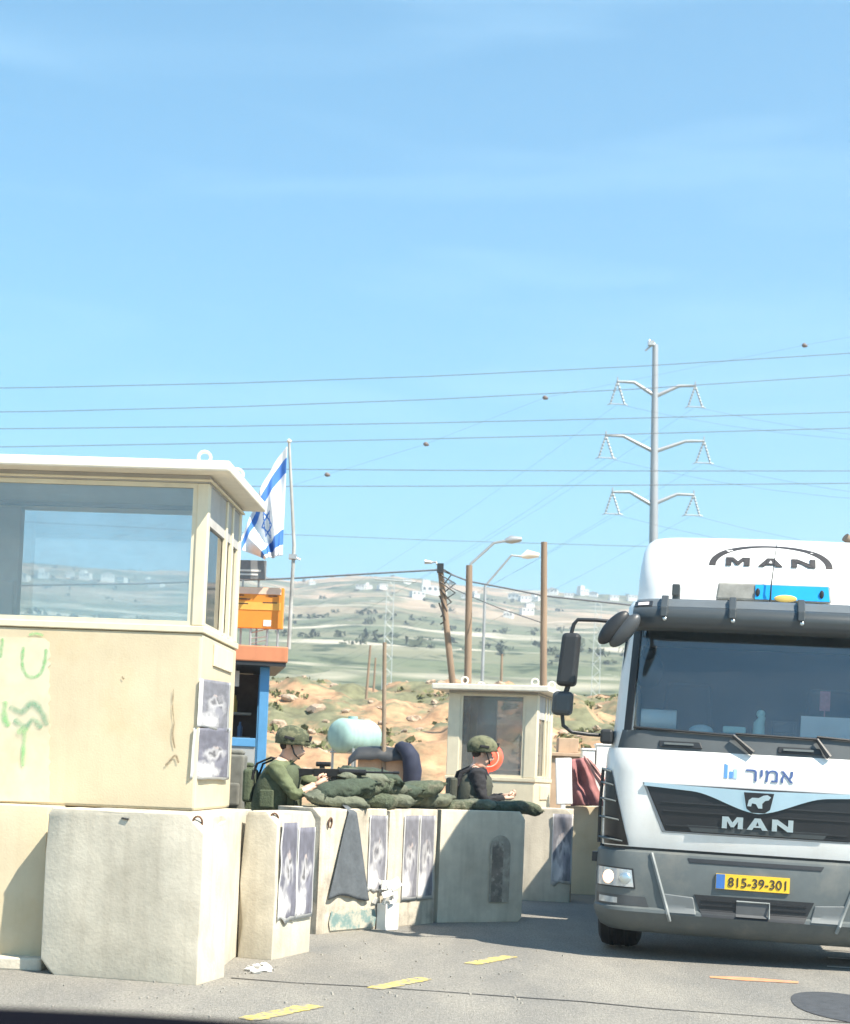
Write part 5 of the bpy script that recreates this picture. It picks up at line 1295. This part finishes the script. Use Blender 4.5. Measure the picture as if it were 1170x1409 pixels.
# things lying on the dashboard: things of their own
TM = Matrix.Translation(TR.location) @ TR.rotation_euler.to_matrix().to_4x4() @ Matrix.Diagonal((1.03, 1.03, 1.0, 1))
def in_cab(mb, name, m, label, cat, smooth=None, bevel=0.0):
    o = mb.build(name, m, None, smooth=smooth, bevel=bevel); o.matrix_world = TM; return tag(o, label, cat)
mb = MB(); mb.cyl((-.95, .335, 1.942), .085, .28, 'x', 20); in_cab(mb, 'paper_roll', mat('paper_roll', (.72, .76, .73), .8, var=.03), 'white paper roll lying on the lorry dashboard', 'paper roll', 40)
mb = MB(); mb.bx(.30, .80, .262, .275, 1.86, 2.03); in_cab(mb, 'document', M_paper, 'white sheet of paper leaning inside the lorry windscreen', 'paper')
mb = MB(); mb.bx(-.30, -.12, .25, .38, 1.859, 1.915); in_cab(mb, 'small_box', mat('mint_plastic', (.50, .74, .66), .6), 'mint green small box on the lorry dashboard', 'box', bevel=.012)
mb = MB(); mb.ellip((-.47, .32, 1.86), (.10, .07, .06), 14, 8, z0=0.0); in_cab(mb, 'cap', mat('pale_cap', (.52, .66, .68), .8), 'pale blue cap lying on the lorry dashboard', 'cap', 50)
mb = MB(); mb.tube([(-.02, .30, 1.859), (-.02, .30, 1.95), (.0, .30, 2.0), (-.02, .30, 2.04)], [.05, .045, .03, .015], 10); mb.ellip((-.01, .30, 2.03), (.035, .03, .035)); in_cab(mb, 'figurine', mat('mint_plastic', (.50, .74, .66)), 'pale mint figurine standing on the lorry dashboard', 'figurine', 50)
mb = MB(); mb.bx(.08, .27, .32, .40, 1.859, 1.98); mb.bx(.10, .25, .315, .32, 1.885, 1.96); in_cab(mb, 'display_unit', M_black_pl, 'dark display unit on the lorry dashboard', 'display', bevel=.01)
mb = MB(); mb.bx(.44, .52, .30, .306, 2.08, 2.24); mb.tube([(.48, .303, 1.86), (.48, .303, 2.085)], .005, 5); in_cab(mb, 'red_tag', mat('red_tag', (.45, .13, .14), .6, var=.3, scale=20), 'small red tag on a stalk inside the lorry windscreen', 'tag')
mb = MB(); mb.ellip((-.93, .46, 2.50), (.055, .03, .055), 14, 8); mb.tube([(-.93, .46, 2.55), (-.95, .5, 2.7)], .012, 6); mb.build('roof_sensor', M_black_pl, TR, smooth=50)
for x, w in ((-.9, .22),):
    mb = MB(); mb.ellip((x - .02, .55, 2.36), (.12, .05, .16), 14, 9); mb.build('sun_blind', M_black_pl, TR, smooth=50)
# visor
LS = [(2.665, .20, 1.125, .34), (2.70, .13, 1.13, .34), (2.80, .11, 1.13, .34), (2.865, .16, 1.125, .34), (2.875, .19, 1.12, .34), (2.955, .30, 1.09, .34)]
sV = surf(LS)
M_vis = mat('smoked_visor', (.05, .058, .062), .35, var=.08, scale=4)
patch([(-1.06, 2.672), (1.06, 2.672), (1.06, 2.872), (-1.06, 2.872)], sV, 'sun_visor', M_vis, off=.0, thick=.025, n=40, k=6, smooth=50)
patch([(-1.06, 2.874), (1.06, 2.874), (1.04, 2.952), (-1.04, 2.952)], sV, 'visor_top', mat('visor_top', (.11, .125, .135), .4, var=.08), off=.0, thick=.025, n=40, k=3, smooth=50)
for x in (-.80, -.265, .265, .80):
    mb = MB(); a = on(sV, x, 2.96, .0); 
    mb.prism([(sV(x, 2.94) - .05, 2.97), (sV(x, 2.94) + .06, 2.985), (sV(x, 2.86), 2.83), (sV(x, 2.80) - .03, 2.78), (sV(x, 2.84) - .05, 2.86)], 'x', x - .035, x + .02); mb.build('visor_bracket', M_vis, TR, bevel=.008)
    mb = MB(); mb.ellip(on(sV, x + .0, 2.765, .005), (.018, .012, .018), 10, 6); mb.build('visor_bolt', M_chrome, TR, smooth=60)
for s_ in (-1, 1):
    patch([(s_ * .98 - .075, 2.875), (s_ * .98 + .075, 2.875), (s_ * .98 + .075, 2.93), (s_ * .98 - .075, 2.93)], sV, 'marker_lamp', M_black_pl, off=.012, thick=.02, bevel=.01)
    patch([(s_ * .98 - .045, 2.888), (s_ * .98 + .045, 2.888), (s_ * .98 + .045, 2.918), (s_ * .98 - .045, 2.918)], sV, 'marker_lens', mat('marker_lens', (.70, .62, .62), .2), off=.018, thick=.008)
# grille
gl_c = [(-.705, 1.035), (.705, 1.035), (.88, 1.415), (-.88, 1.415)]
patch([(-.73, 1.02), (.73, 1.02), (.905, 1.425), (-.905, 1.425)], sC, 'grille_surround', mat('grille_edge', (.30, .31, .32), .35, var=.05), off=.004, thick=.02, n=24, smooth=40, bevel=.015)
gr = patch(gl_c, sC, 'grille', M_dark_gl, off=.010, thick=.02, n=24, smooth=40, bevel=.01)
for z, w in ((1.085, .66), (1.20, .74), (1.27, .77)):
    for s_ in (-1, 1): patch([(s_ * .44 - .30 * (w / .77), z - .006), (s_ * .44 + .28 * (w / .77), z - .006), (s_ * .44 + .28 * (w / .77), z + .006), (s_ * .44 - .30 * (w / .77), z + .006)], sC, 'grille_slat', M_black_pl, gr, off=.018, thick=.012)
patch([(-.50, 1.045), (.50, 1.045), (.54, 1.095), (-.54, 1.095)], sC, 'grille_lip', M_vis, gr, off=.017, thick=.01, n=16)
# chrome wing dipping to the emblem
mb = MB(); top, bot = [], []; n = 48
for i in range(n + 1):
    x = -.885 + 1.77 * i / n; a = abs(x); k = max(0.0, 1 - a / .52); k = k * k * (3 - 2 * k)
    zt_ = 1.418 - .02 * (1 - a / .885); zb_ = 1.392 - .055 * (1 - a / .885) - (.12 * k)
    zt2 = zt_ if a > .15 else zt_ - .0
    top.append((x, sC(x, zt_) - .024, zt2)); bot.append((x, sC(x, zb_) - .024, zb_))
tb = [(x, y + .02, z) for x, y, z in top]; bb = [(x, y + .02, z) for x, y, z in bot]
mb.rings([[top[i], bot[i], bb[i], tb[i]] for i in range(n + 1)]); mb.build('grille_wing', M_chrome, gr, smooth=30)
mb = MB(); mb.prism([(-.115, 1.385), (.115, 1.385), (.09, 1.255), (.05, 1.225), (-.05, 1.225), (-.09, 1.255)], 'y', sC(0, 1.3) - .034, sC(0, 1.3) - .0245); em = mb.build('emblem', M_dark_gl, gr, bevel=.004)
lion = [(-.085, 1.275), (-.055, 1.275), (-.05, 1.30), (-.02, 1.295), (.0, 1.262), (.03, 1.262), (.028, 1.30), (.05, 1.325), (.075, 1.33), (.092, 1.355), (.065, 1.372), (.035, 1.366), (.0, 1.345), (-.05, 1.345), (-.075, 1.325), (-.08, 1.30)]
mb = MB(); mb.prism(lion, 'y', sC(0, 1.3) - .040, sC(0, 1.3) - .0345); mb.build('lion_mark', M_chrome, em)
GLY = {'M': [(0, 0), (0, 1), (.30, 1), (.5, .52), (.70, 1), (1, 1), (1, 0), (.76, 0), (.76, .62), (.58, .12), (.42, .12), (.24, .62), (.24, 0)],
       'N': [(0, 0), (0, 1), (.26, 1), (.76, .42), (.76, 1), (1, 1), (1, 0), (.74, 0), (.24, .58), (.24, 0)],
       'A': [(0, 0), (.36, 1), (.64, 1), (1, 0), (.74, 0), (.67, .2), (.33, .2), (.26, 0)]}
def wide_letters(par, m, sf, x0, x1, z0, z1, gap, off, d):
    w = (x1 - x0 - 2 * gap) / 3
    for k, ch in enumerate('MAN'):
        P = [(x0 + k * (w + gap) + u * w, z0 + v * (z1 - z0)) for u, v in GLY[ch]]; mb = MB(); n = len(P)
        mb.add([(x, sf(x, z) - off - d, z) for x, z in P] + [(x, sf(x, z) - off, z) for x, z in P], [list(range(n)), list(range(2 * n - 1, n - 1, -1))] + [[i, i + n, (i + 1) % n + n, (i + 1) % n] for i in range(n)])
        if ch == 'A':
            pass
        mb.build('letter', m, par)
        if ch == 'A':
            T_ = [(.43, .36), (.57, .36), (.5, .70)]; T_ = [(x0 + k * (w + gap) + u * w, z0 + v * (z1 - z0)) for u, v in T_]
            mb = MB(); mb.add([(x, sf(x, z) - off - d - .001, z) for x, z in T_], [(0, 1, 2)]); mb.build('letter_counter', M_dark_gl if m is M_chrome else M_white_p, par)
wide_letters(gr, M_chrome, sC, -.27, .27, 1.088, 1.182, .03, .016, .012)
text_obj('\u05e8\u05d9\u05de\u05d0'[::-1] if False else '\u05d0\u05de\u05d9\u05e8'[::-1], 'name_lettering', M_blue_ink, TR, .095, .36, fn=lambda x, z: sC(x, z) - .004, bold=.004, depth=.003, loc=(.075, 0, 1.525))
for k, (x, h_, m_) in enumerate(((-.272, .105, M_blue_logo), (-.232, .055, M_blue_logo), (-.200, .075, mat('pale_blue_logo', (.35, .55, .80), .6)))):
    patch([(x, 1.49), (x + .026, 1.49), (x + .026, 1.49 + h_), (x, 1.49 + h_ * (1.1 if k == 0 else 1))], sC, 'logo_bar', m_, off=.004, thick=.004, n=2, k=2)
# corner deflectors with fins
for s_ in (-1, 1):
    c4 = [(-1.19, .90), (-.985, .90), (-1.155, 1.50), (-1.205, 1.50)]
    if s_ > 0: c4 = [(-b[0], b[1]) for b in (c4[1], c4[0], c4[3], c4[2])]
    df = patch(c4, sC, 'corner_deflector', M_dark_gl, off=.012, thick=.02, n=8, k=8, smooth=50)
    for z in (.93, 1.10, 1.25, 1.38, 1.49):
        mb = MB(); xi = 1.03 + (z - .9) / .6 * .13
        mb.tube([(s_ * (xi + (1.232 - xi) * t), sC(xi + (1.215 - xi) * t, z) - .02 - .02 * t, z + .02 * t) for t in (0, .3, .6, .85, 1)], [.012, .016, .018, .018, .012], 6, flat=.6); mb.build('deflector_fin', M_grey_pl, df, smooth=50)
    mb = MB(); mb.tube([(s_ * 1.238, .36, .90), (s_ * 1.243, .36, 1.2), (s_ * 1.235, .37, 1.52)], .015, 6); mb.build('deflector_edge', M_black_pl, df)
# dark joint and bumper
patch([(-1.19, .868), (1.19, .868), (1.19, .905), (-1.19, .905)], sC, 'joint_strip', M_black_pl, off=-.012, thick=.03, n=40, k=2)
bm = loft(LBm, .95, 'bumper', M_grey_pl, smooth=35)
for s_ in (-1, 1):
    def q4(a): return a if s_ < 0 else [(-b[0], b[1]) for b in (a[1], a[0], a[3], a[2])]
    patch(q4([(-1.235, .555), (-.91, .555), (-.935, .715), (-1.238, .725)]), sB, 'headlight_recess', M_black_pl, bm, off=.004, thick=.02, n=10)
    hl = patch(q4([(-1.225, .567), (-.925, .567), (-.948, .703), (-1.228, .713)]), sB, 'headlight', mat('headlight_glass', (.55, .57, .58), .12, .3, var=.25, scale=14), bm, off=.012, thick=.02, n=12, smooth=50)
    for xx, rr_, m_ in ((1.13, .055, mat('lit_lamp', (.9, .7, .5), .3, emit=(1, .55, .28, .9))), (.995, .048, M_chrome)):
        mb = MB(); p = on(sB, -s_ * -xx, .635, .012); nrm = .55 if xx > 1.05 else .22
        Mx = Matrix.Rotation(-s_ * -nrm, 3, 'Z')
        mb.ellip(p, (rr_, .016, rr_), 16, 8, Mx); mb.build('lamp_reflector', m_, hl, smooth=60)
    patch(q4([(-1.225, .415), (-.80, .415), (-.83, .495), (-1.225, .50)]), sB, 'fog_slot', mat('slot_grey', (.07, .075, .08), .5), bm, off=.004, thick=.02, n=12)
    patch(q4([(-1.20, .43), (-1.05, .43), (-1.05, .475), (-1.20, .48)]), sB, 'fog_lamp', mat('headlight_glass', (.5, .5, .5)), bm, off=.012, thick=.014, n=6)
    mb = MB(); mb.tube([on(sB, s_ * (.80 - .17 * t), .85 - .53 * t, .006) for t in [i / 10 for i in range(11)]], [.016] * 11, 6); mb.build('bumper_rib', mat('pale_grey_plastic', (.22, .24, .24), .5), bm, smooth=50)
    patch(q4([(-.66, .385), (-.43, .385), (-.46, .52), (-.70, .535)]), sB, 'step_panel', mat('step_grey', (.14, .155, .16), .5, var=.1), bm, off=.010, thick=.02, n=8, bevel=.01)
mb = MB(); mb.bx(-1.285, -1.235, .33, .43, .74, .82); mb.bx(1.235, 1.285, .33, .43, .74, .82); mb.build('side_marker', M_black_pl, bm)
patch([(-.385, .375), (.385, .375), (.455, .545), (-.455, .545)], sB, 'air_intake', M_black_pl, bm, off=.005, thick=.02, n=14)
for z in (.42, .46, .50): patch([(-.40, z), (.40, z), (.40, z + .008), (-.40, z + .008)], sB, 'intake_slat', M_dark_gl, bm, off=.012, thick=.01)
patch([(-.13, .395), (.12, .395), (.12, .515), (-.13, .515)], sB, 'towing_cover', mat('tow_grey', (.09, .095, .10), .5), bm, off=.018, thick=.02, n=4)
mb = MB(); mb.tube([on(sB, x, z, .022) for x, z in ((-.13, .515), (.12, .515), (.12, .395))], .008, 5); mb.build('towing_cover_edge', mat('pale_grey_plastic', (.3, .32, .32)), bm)
patch([(-.50, .795), (.50, .795), (.52, .83), (-.52, .83)], sB, 'grab_slot', M_black_pl, bm, off=.004, thick=.02, n=14)
# number plate
pt_ = patch([(-.295, .605), (.265, .605), (.265, .725), (-.295, .725)], sB, 'number_plate', mat('plate_yellow', (.80, .50, .03), .45, var=.05), off=.016, thick=.014, n=8)
patch([(-.292, .608), (-.225, .608), (-.225, .722), (-.292, .722)], sB, 'plate_band', mat('plate_blue', (.05, .16, .45), .5), pt_, off=.019, thick=.003, n=2)
text_obj('815-39-301', 'plate_number', M_ink, pt_, .074, .44, fn=lambda x, z: sB(x, z) - .0195, bold=.004, depth=.002, loc=(.02, 0, .665))
# underside skirt, chassis, wheels
mb = MB(); mb.bx(-1.0, 1.0, .5, 1.0, .30, .6); mb.bx(-.45, -.33, .6, 8.2, .62, .88); mb.bx(.33, .45, .6, 8.2, .62, .88); mb.bx(-1.0, 1.0, 1.35, 1.5, .42, .56); mb.bx(-.5, .5, 2.3, 2.9, .5, 1.1); mb.build('chassis', M_black_pl, TR)
def wheel(x, y, dual=False):
    r = .505; w = .33; s_ = 1 if x > 0 else -1; x0 = x - w / 2
    prof = [(.30, 0), (.44, -.005), (.49, .02), (r, .06), (r, w - .06), (.49, w - .02), (.44, w + .005), (.30, w)]
    mb = MB(); n = 36; mb.rings([[(x0 + h_, y + q * math.cos(2 * math.pi * k / n), r + q * math.sin(2 * math.pi * k / n)) for k in range(n)] for q, h_ in prof], cap=False)
    for g_ in (.10, .165, .23): mb.rings([[(x0 + g_ + e, y + q * math.cos(2 * math.pi * k / n), r + q * math.sin(2 * math.pi * k / n)) for k in range(n)] for q, e in ((r - .001, -.02), (r + .008, -.012), (r + .008, .012), (r - .001, .02))], cap=False)
    t = mb.build('tyre', M_rubber, TR, smooth=40)
    mb = MB(); xx = x0 + (w - .04 if s_ > 0 else .04); mb.rings([[(xx + s_ * e, y + q * math.cos(2 * math.pi * k / n), r + q * math.sin(2 * math.pi * k / n)) for k in range(n)] for q, e in ((.30, 0), (.27, -.02), (.20, -.03), (.13, .02), (.10, .05), (.02, .055))], cap=True); mb.build('rim', M_steel, t, smooth=40)
for x in (-1.06, 1.06):
    for y in (.98, 5.6, 6.95): wheel(x, y)
for s_ in (-1, 1):
    mb = MB(); n = 12; rg = []
    for k in range(n + 1):
        a = math.pi * (.03 + .94 * k / n); rg.append([(s_ * .85, .98 - .58 * math.cos(a), .505 + .58 * math.sin(a)), (s_ * 1.235, .98 - .58 * math.cos(a), .505 + .58 * math.sin(a)), (s_ * 1.235, .98 - .62 * math.cos(a), .505 + .62 * math.sin(a)), (s_ * .85, .98 - .62 * math.cos(a), .505 + .62 * math.sin(a))])
    mb.rings(rg); mb.build('wheel_arch', M_black_pl, TR, smooth=40)
    mb = MB(); mb.cyl((s_ * .86, 2.6, .75), .32, 1.7, 'y', 20); mb.build('fuel_tank', M_steel, TR, smooth=40, bevel=.02)
# low tipper body behind the cab
mb = MB(); mb.bx(-1.2, 1.2, 3.3, 8.3, .95, 1.06); mb.bx(-1.24, -1.2, 3.3, 8.3, .93, 1.95); mb.bx(1.2, 1.24, 3.3, 8.3, .93, 1.95); mb.bx(-1.2, 1.2, 3.25, 3.3, .93, 2.3); mb.bx(-1.2, 1.2, 8.3, 8.34, .95, 1.95)
for y in (3.4, 4.6, 5.8, 7.0, 8.2): mb.bx(-1.275, -1.241, y - .04, y + .04, .93, 1.95); mb.bx(1.241, 1.275, y - .04, y + .04, .93, 1.95)
mb.build('cargo_body', mat('grey_body_paint', (.26, .28, .30), .5, var=.1), TR)
mb = MB(); mb.tube([(.76, 2.35, 1.0), (.76, 2.35, 3.72), (.76, 2.33, 3.80), (.71, 2.3, 3.83)], .042, 10); mb.tube([(.76, 2.35, 1.2), (.76, 2.35, 2.6)], .09, 12); mb.build('exhaust_stack', mat('rusty_pipe', (.22, .17, .13), .7, .3, var=.2), TR, smooth=40)
# roof fairing
LF = [(2.94, .66, 1.06, .30), (3.06, .68, 1.065, .30), (3.20, .74, 1.065, .30), (3.34, .84, 1.06, .30), (3.47, .99, 1.05, .30), (3.58, 1.20, 1.03, .30), (3.65, 1.45, 1.0, .30), (3.68, 1.8, .95, .20)]
sF = surf(LF)
fa = loft(LF, 2.2, 'roof_fairing', M_white_p, smooth=60, cap_top=True)
arc = MB(); n = 40; rg = []
for k in range(n + 1):
    a = math.pi * k / n; w = .010 + .018 * abs(math.cos(a)) ** 1.5
    ring = []
    for e, o in ((w, .004), (-w, .004), (-w, -.004), (w, -.004)):
        x = .02 + (.475 + e) * math.cos(a); z = 3.315 + (.215 + e) * math.sin(a) ** .9; ring.append((x, sF(x, z) - o, z))
    rg.append(ring)
arc.rings(rg); arc.build('logo_arch', M_ink, fa)
wide_letters(fa, M_ink, sF, -.345, .385, 3.32, 3.40, .07, -.004, .022)
# lit name box and small things on the roof
sb_ = empty('tmp')
bpy.data.objects.remove(sb_)
mb = MB(); mb.hexa([(-.41, .40, 2.972), (.50, .40, 2.972), (.50, .58, 2.972), (-.41, .58, 2.972), (-.395, .42, 3.115), (.485, .42, 3.115), (.485, .58, 3.115), (-.395, .58, 3.115)]); rb = mb.build('roof_box', mat('grey_film', (.27, .27, .25), .7, var=.25, scale=9), TR, bevel=.015)
mb = MB(); mb.hexa([(-.10, .392, 2.982), (.485, .392, 2.982), (.485, .40, 2.982), (-.10, .40, 2.982), (-.10, .411, 3.105), (.47, .411, 3.105), (.47, .42, 3.105), (-.10, .42, 3.105)]); mb.build('blue_panel', mat('blue_lightbox', (.01, .36, .85), .4, var=.08), rb)
mb = MB(); mb.ellip((.14, .392, 2.995), (.09, .008, .03), 14, 8); mb.build('yellow_mark', mat('yellow_mark', (.8, .55, .15), .5), rb)
for x in (.42, -.08): mb = MB(); mb.ellip((x, .394, 3.04), (.018, .008, .035), 10, 6); mb.build('dark_mark', M_black_pl, rb)
mb = MB(); mb.tube([(.02, .37, 2.95), (.022, .37, 3.1), (.05, .42, 3.45)], [.010, .006, .003], 6); mb.build('aerial', M_black_pl, TR)
mb = MB(); mb.tube([(-.73, .55, 2.95), (-.73, .55, 3.08)], .035, 8); mb.bx(-.765, -.70, .50, .62, 3.0, 3.10); mb.build('roof_peg', M_vis, TR, bevel=.01)
# mirrors
for s_ in (-1, 1):
    mb = MB(); mb.tube([(s_ * 1.09, .36, 2.735), (s_ * 1.35, .30, 2.745), (s_ * 1.50, .28, 2.74), (s_ * 1.53, .28, 2.70), (s_ * 1.55, .28, 2.60)], .016, 8); mb.tube([(s_ * 1.545, .28, 2.58), (s_ * 1.545, .28, 2.2), (s_ * 1.57, .28, 2.10), (s_ * 1.58, .28, 1.96)], .022, 8); mb.tube([(s_ * 1.585, .28, 1.95), (s_ * 1.57, .28, 1.85), (s_ * 1.50, .30, 1.80), (s_ * 1.36, .36, 1.79), (s_ * 1.19, .42, 1.79)], .016, 8); mr = mb.build('mirror_arm', M_black_pl, TR, smooth=50)
    mb = MB(); mb.hexa([(s_ * 1.64 - .005, .20, 2.18), (s_ * 1.485, .20, 2.18), (s_ * 1.485, .36, 2.18), (s_ * 1.64, .36, 2.18), (s_ * 1.615, .22, 2.625), (s_ * 1.465, .22, 2.625), (s_ * 1.465, .36, 2.625), (s_ * 1.615, .36, 2.625)]); mb.build('mirror_housing', M_black_pl, mr, bevel=.035, seg=3)
    mb = MB(); mb.hexa([(s_ * 1.67, .20, 1.935), (s_ * 1.505, .20, 1.935), (s_ * 1.505, .36, 1.935), (s_ * 1.67, .36, 1.935), (s_ * 1.665, .21, 2.135), (s_ * 1.50, .21, 2.135), (s_ * 1.50, .36, 2.135), (s_ * 1.665, .36, 2.135)]); mb.build('mirror_housing', mat('grey_mirror_back', (.055, .06, .065), .4), mr, bevel=.04, seg=3)
    mb = MB(); mb.bx(s_ * 1.22 - .05, s_ * 1.22 + .05, .30, .48, 1.72, 1.84); mb.build('mirror_bracket', M_black_pl, mr, bevel=.02)
    # front and kerb mirrors: two drooping paddles
    for (dx, dz, m_) in ((.13, 0.0, M_black_pl), (.04, -.02, mat('grey_mirror_back', (.055, .06, .065)))):
        x = s_ * (1.03 + dx); mb = MB(); c = Vector((x + s_ * .03, .02, 2.66 + dz)); M3 = Matrix.Rotation(-s_ * R(38), 3, 'Y')
        mb.ellip(c, (.072, .06, .17), 16, 12, M3); mb.tube([c + M3 @ Vector((0, 0, .10)), (s_ * 1.02, .25, 2.78)], .022, 7); mb.build('kerb_mirror', m_, mr, smooth=60)

# ================================================================== OWN CAR (front part ahead of the viewer)
CR = empty('car', (-.45, 1.35, 0))
tag(CR, 'dark bonnet of the car in front of the viewer', 'car')
M_car = mat('matt_black_car', (.004, .004, .007), .95, var=.1, spec=.03)
ZB = CAMH - (1391 - 1055) / F * 1.9 + .003
def bon(u, v):
    x = -.80 + 1.60 * u; y = -.35 + 1.05 * v
    z = ZB + .012 * (1 - v) - .045 * (x / .8) ** 2 - .05 * max(0, abs(x) - .62) / .18 - .10 * max(0, (v - .82) / .18) ** 2
    return (x, y, z)
mb = MB(); mb.grid(bon, 40, 30); o = mb.build('bonnet', M_car, CR, smooth=0); q = o.modifiers.new('t', 'SOLIDIFY'); q.thickness = .01; q.offset = -1
for s_ in (-1, 1):
    mb = MB(); mb.rings([[(s_ * x, y, z) for x, z in ((.78, ZB - .11), (.86, ZB - .17), (.88, .62), (.86, .40), (.70, .40), (.70, ZB - .12))] for y in (-.35, .1, .5, .68)]); mb.build('wing', M_car, CR, smooth=50)
    mb = MB(); n = 28; x0 = s_ * .72 - .1; mb.rings([[(x0 + e, .05 + q * math.cos(2 * math.pi * k / n), .33 + q * math.sin(2 * math.pi * k / n)) for k in range(n)] for q, e in ((.2, 0), (.31, .0), (.33, .03), (.33, .17), (.31, .2), (.2, .2))]); mb.build('tyre', M_rubber, CR, smooth=40)
    mb = MB(); mb.hexa([(s_ * .45, .70, .66), (s_ * .84, .62, .66), (s_ * .84, .69, .66), (s_ * .45, .78, .66), (s_ * .45, .66, .80), (s_ * .84, .58, .80), (s_ * .84, .66, .80), (s_ * .45, .74, .80)]); mb.build('headlight', mat('headlight_glass', (.5, .5, .5)), CR)
mb = MB(); mb.rings([[(x, y, z) for x in (-.84, -.5, 0, .5, .84)] + [(x, y - .2, z) for x in (.84, .5, 0, -.5, -.84)] for y, z in ((.70, ZB - .12), (.78, .70), (.82, .5), (.78, .28))]); mb.build('front_bumper', M_car, CR, smooth=50)
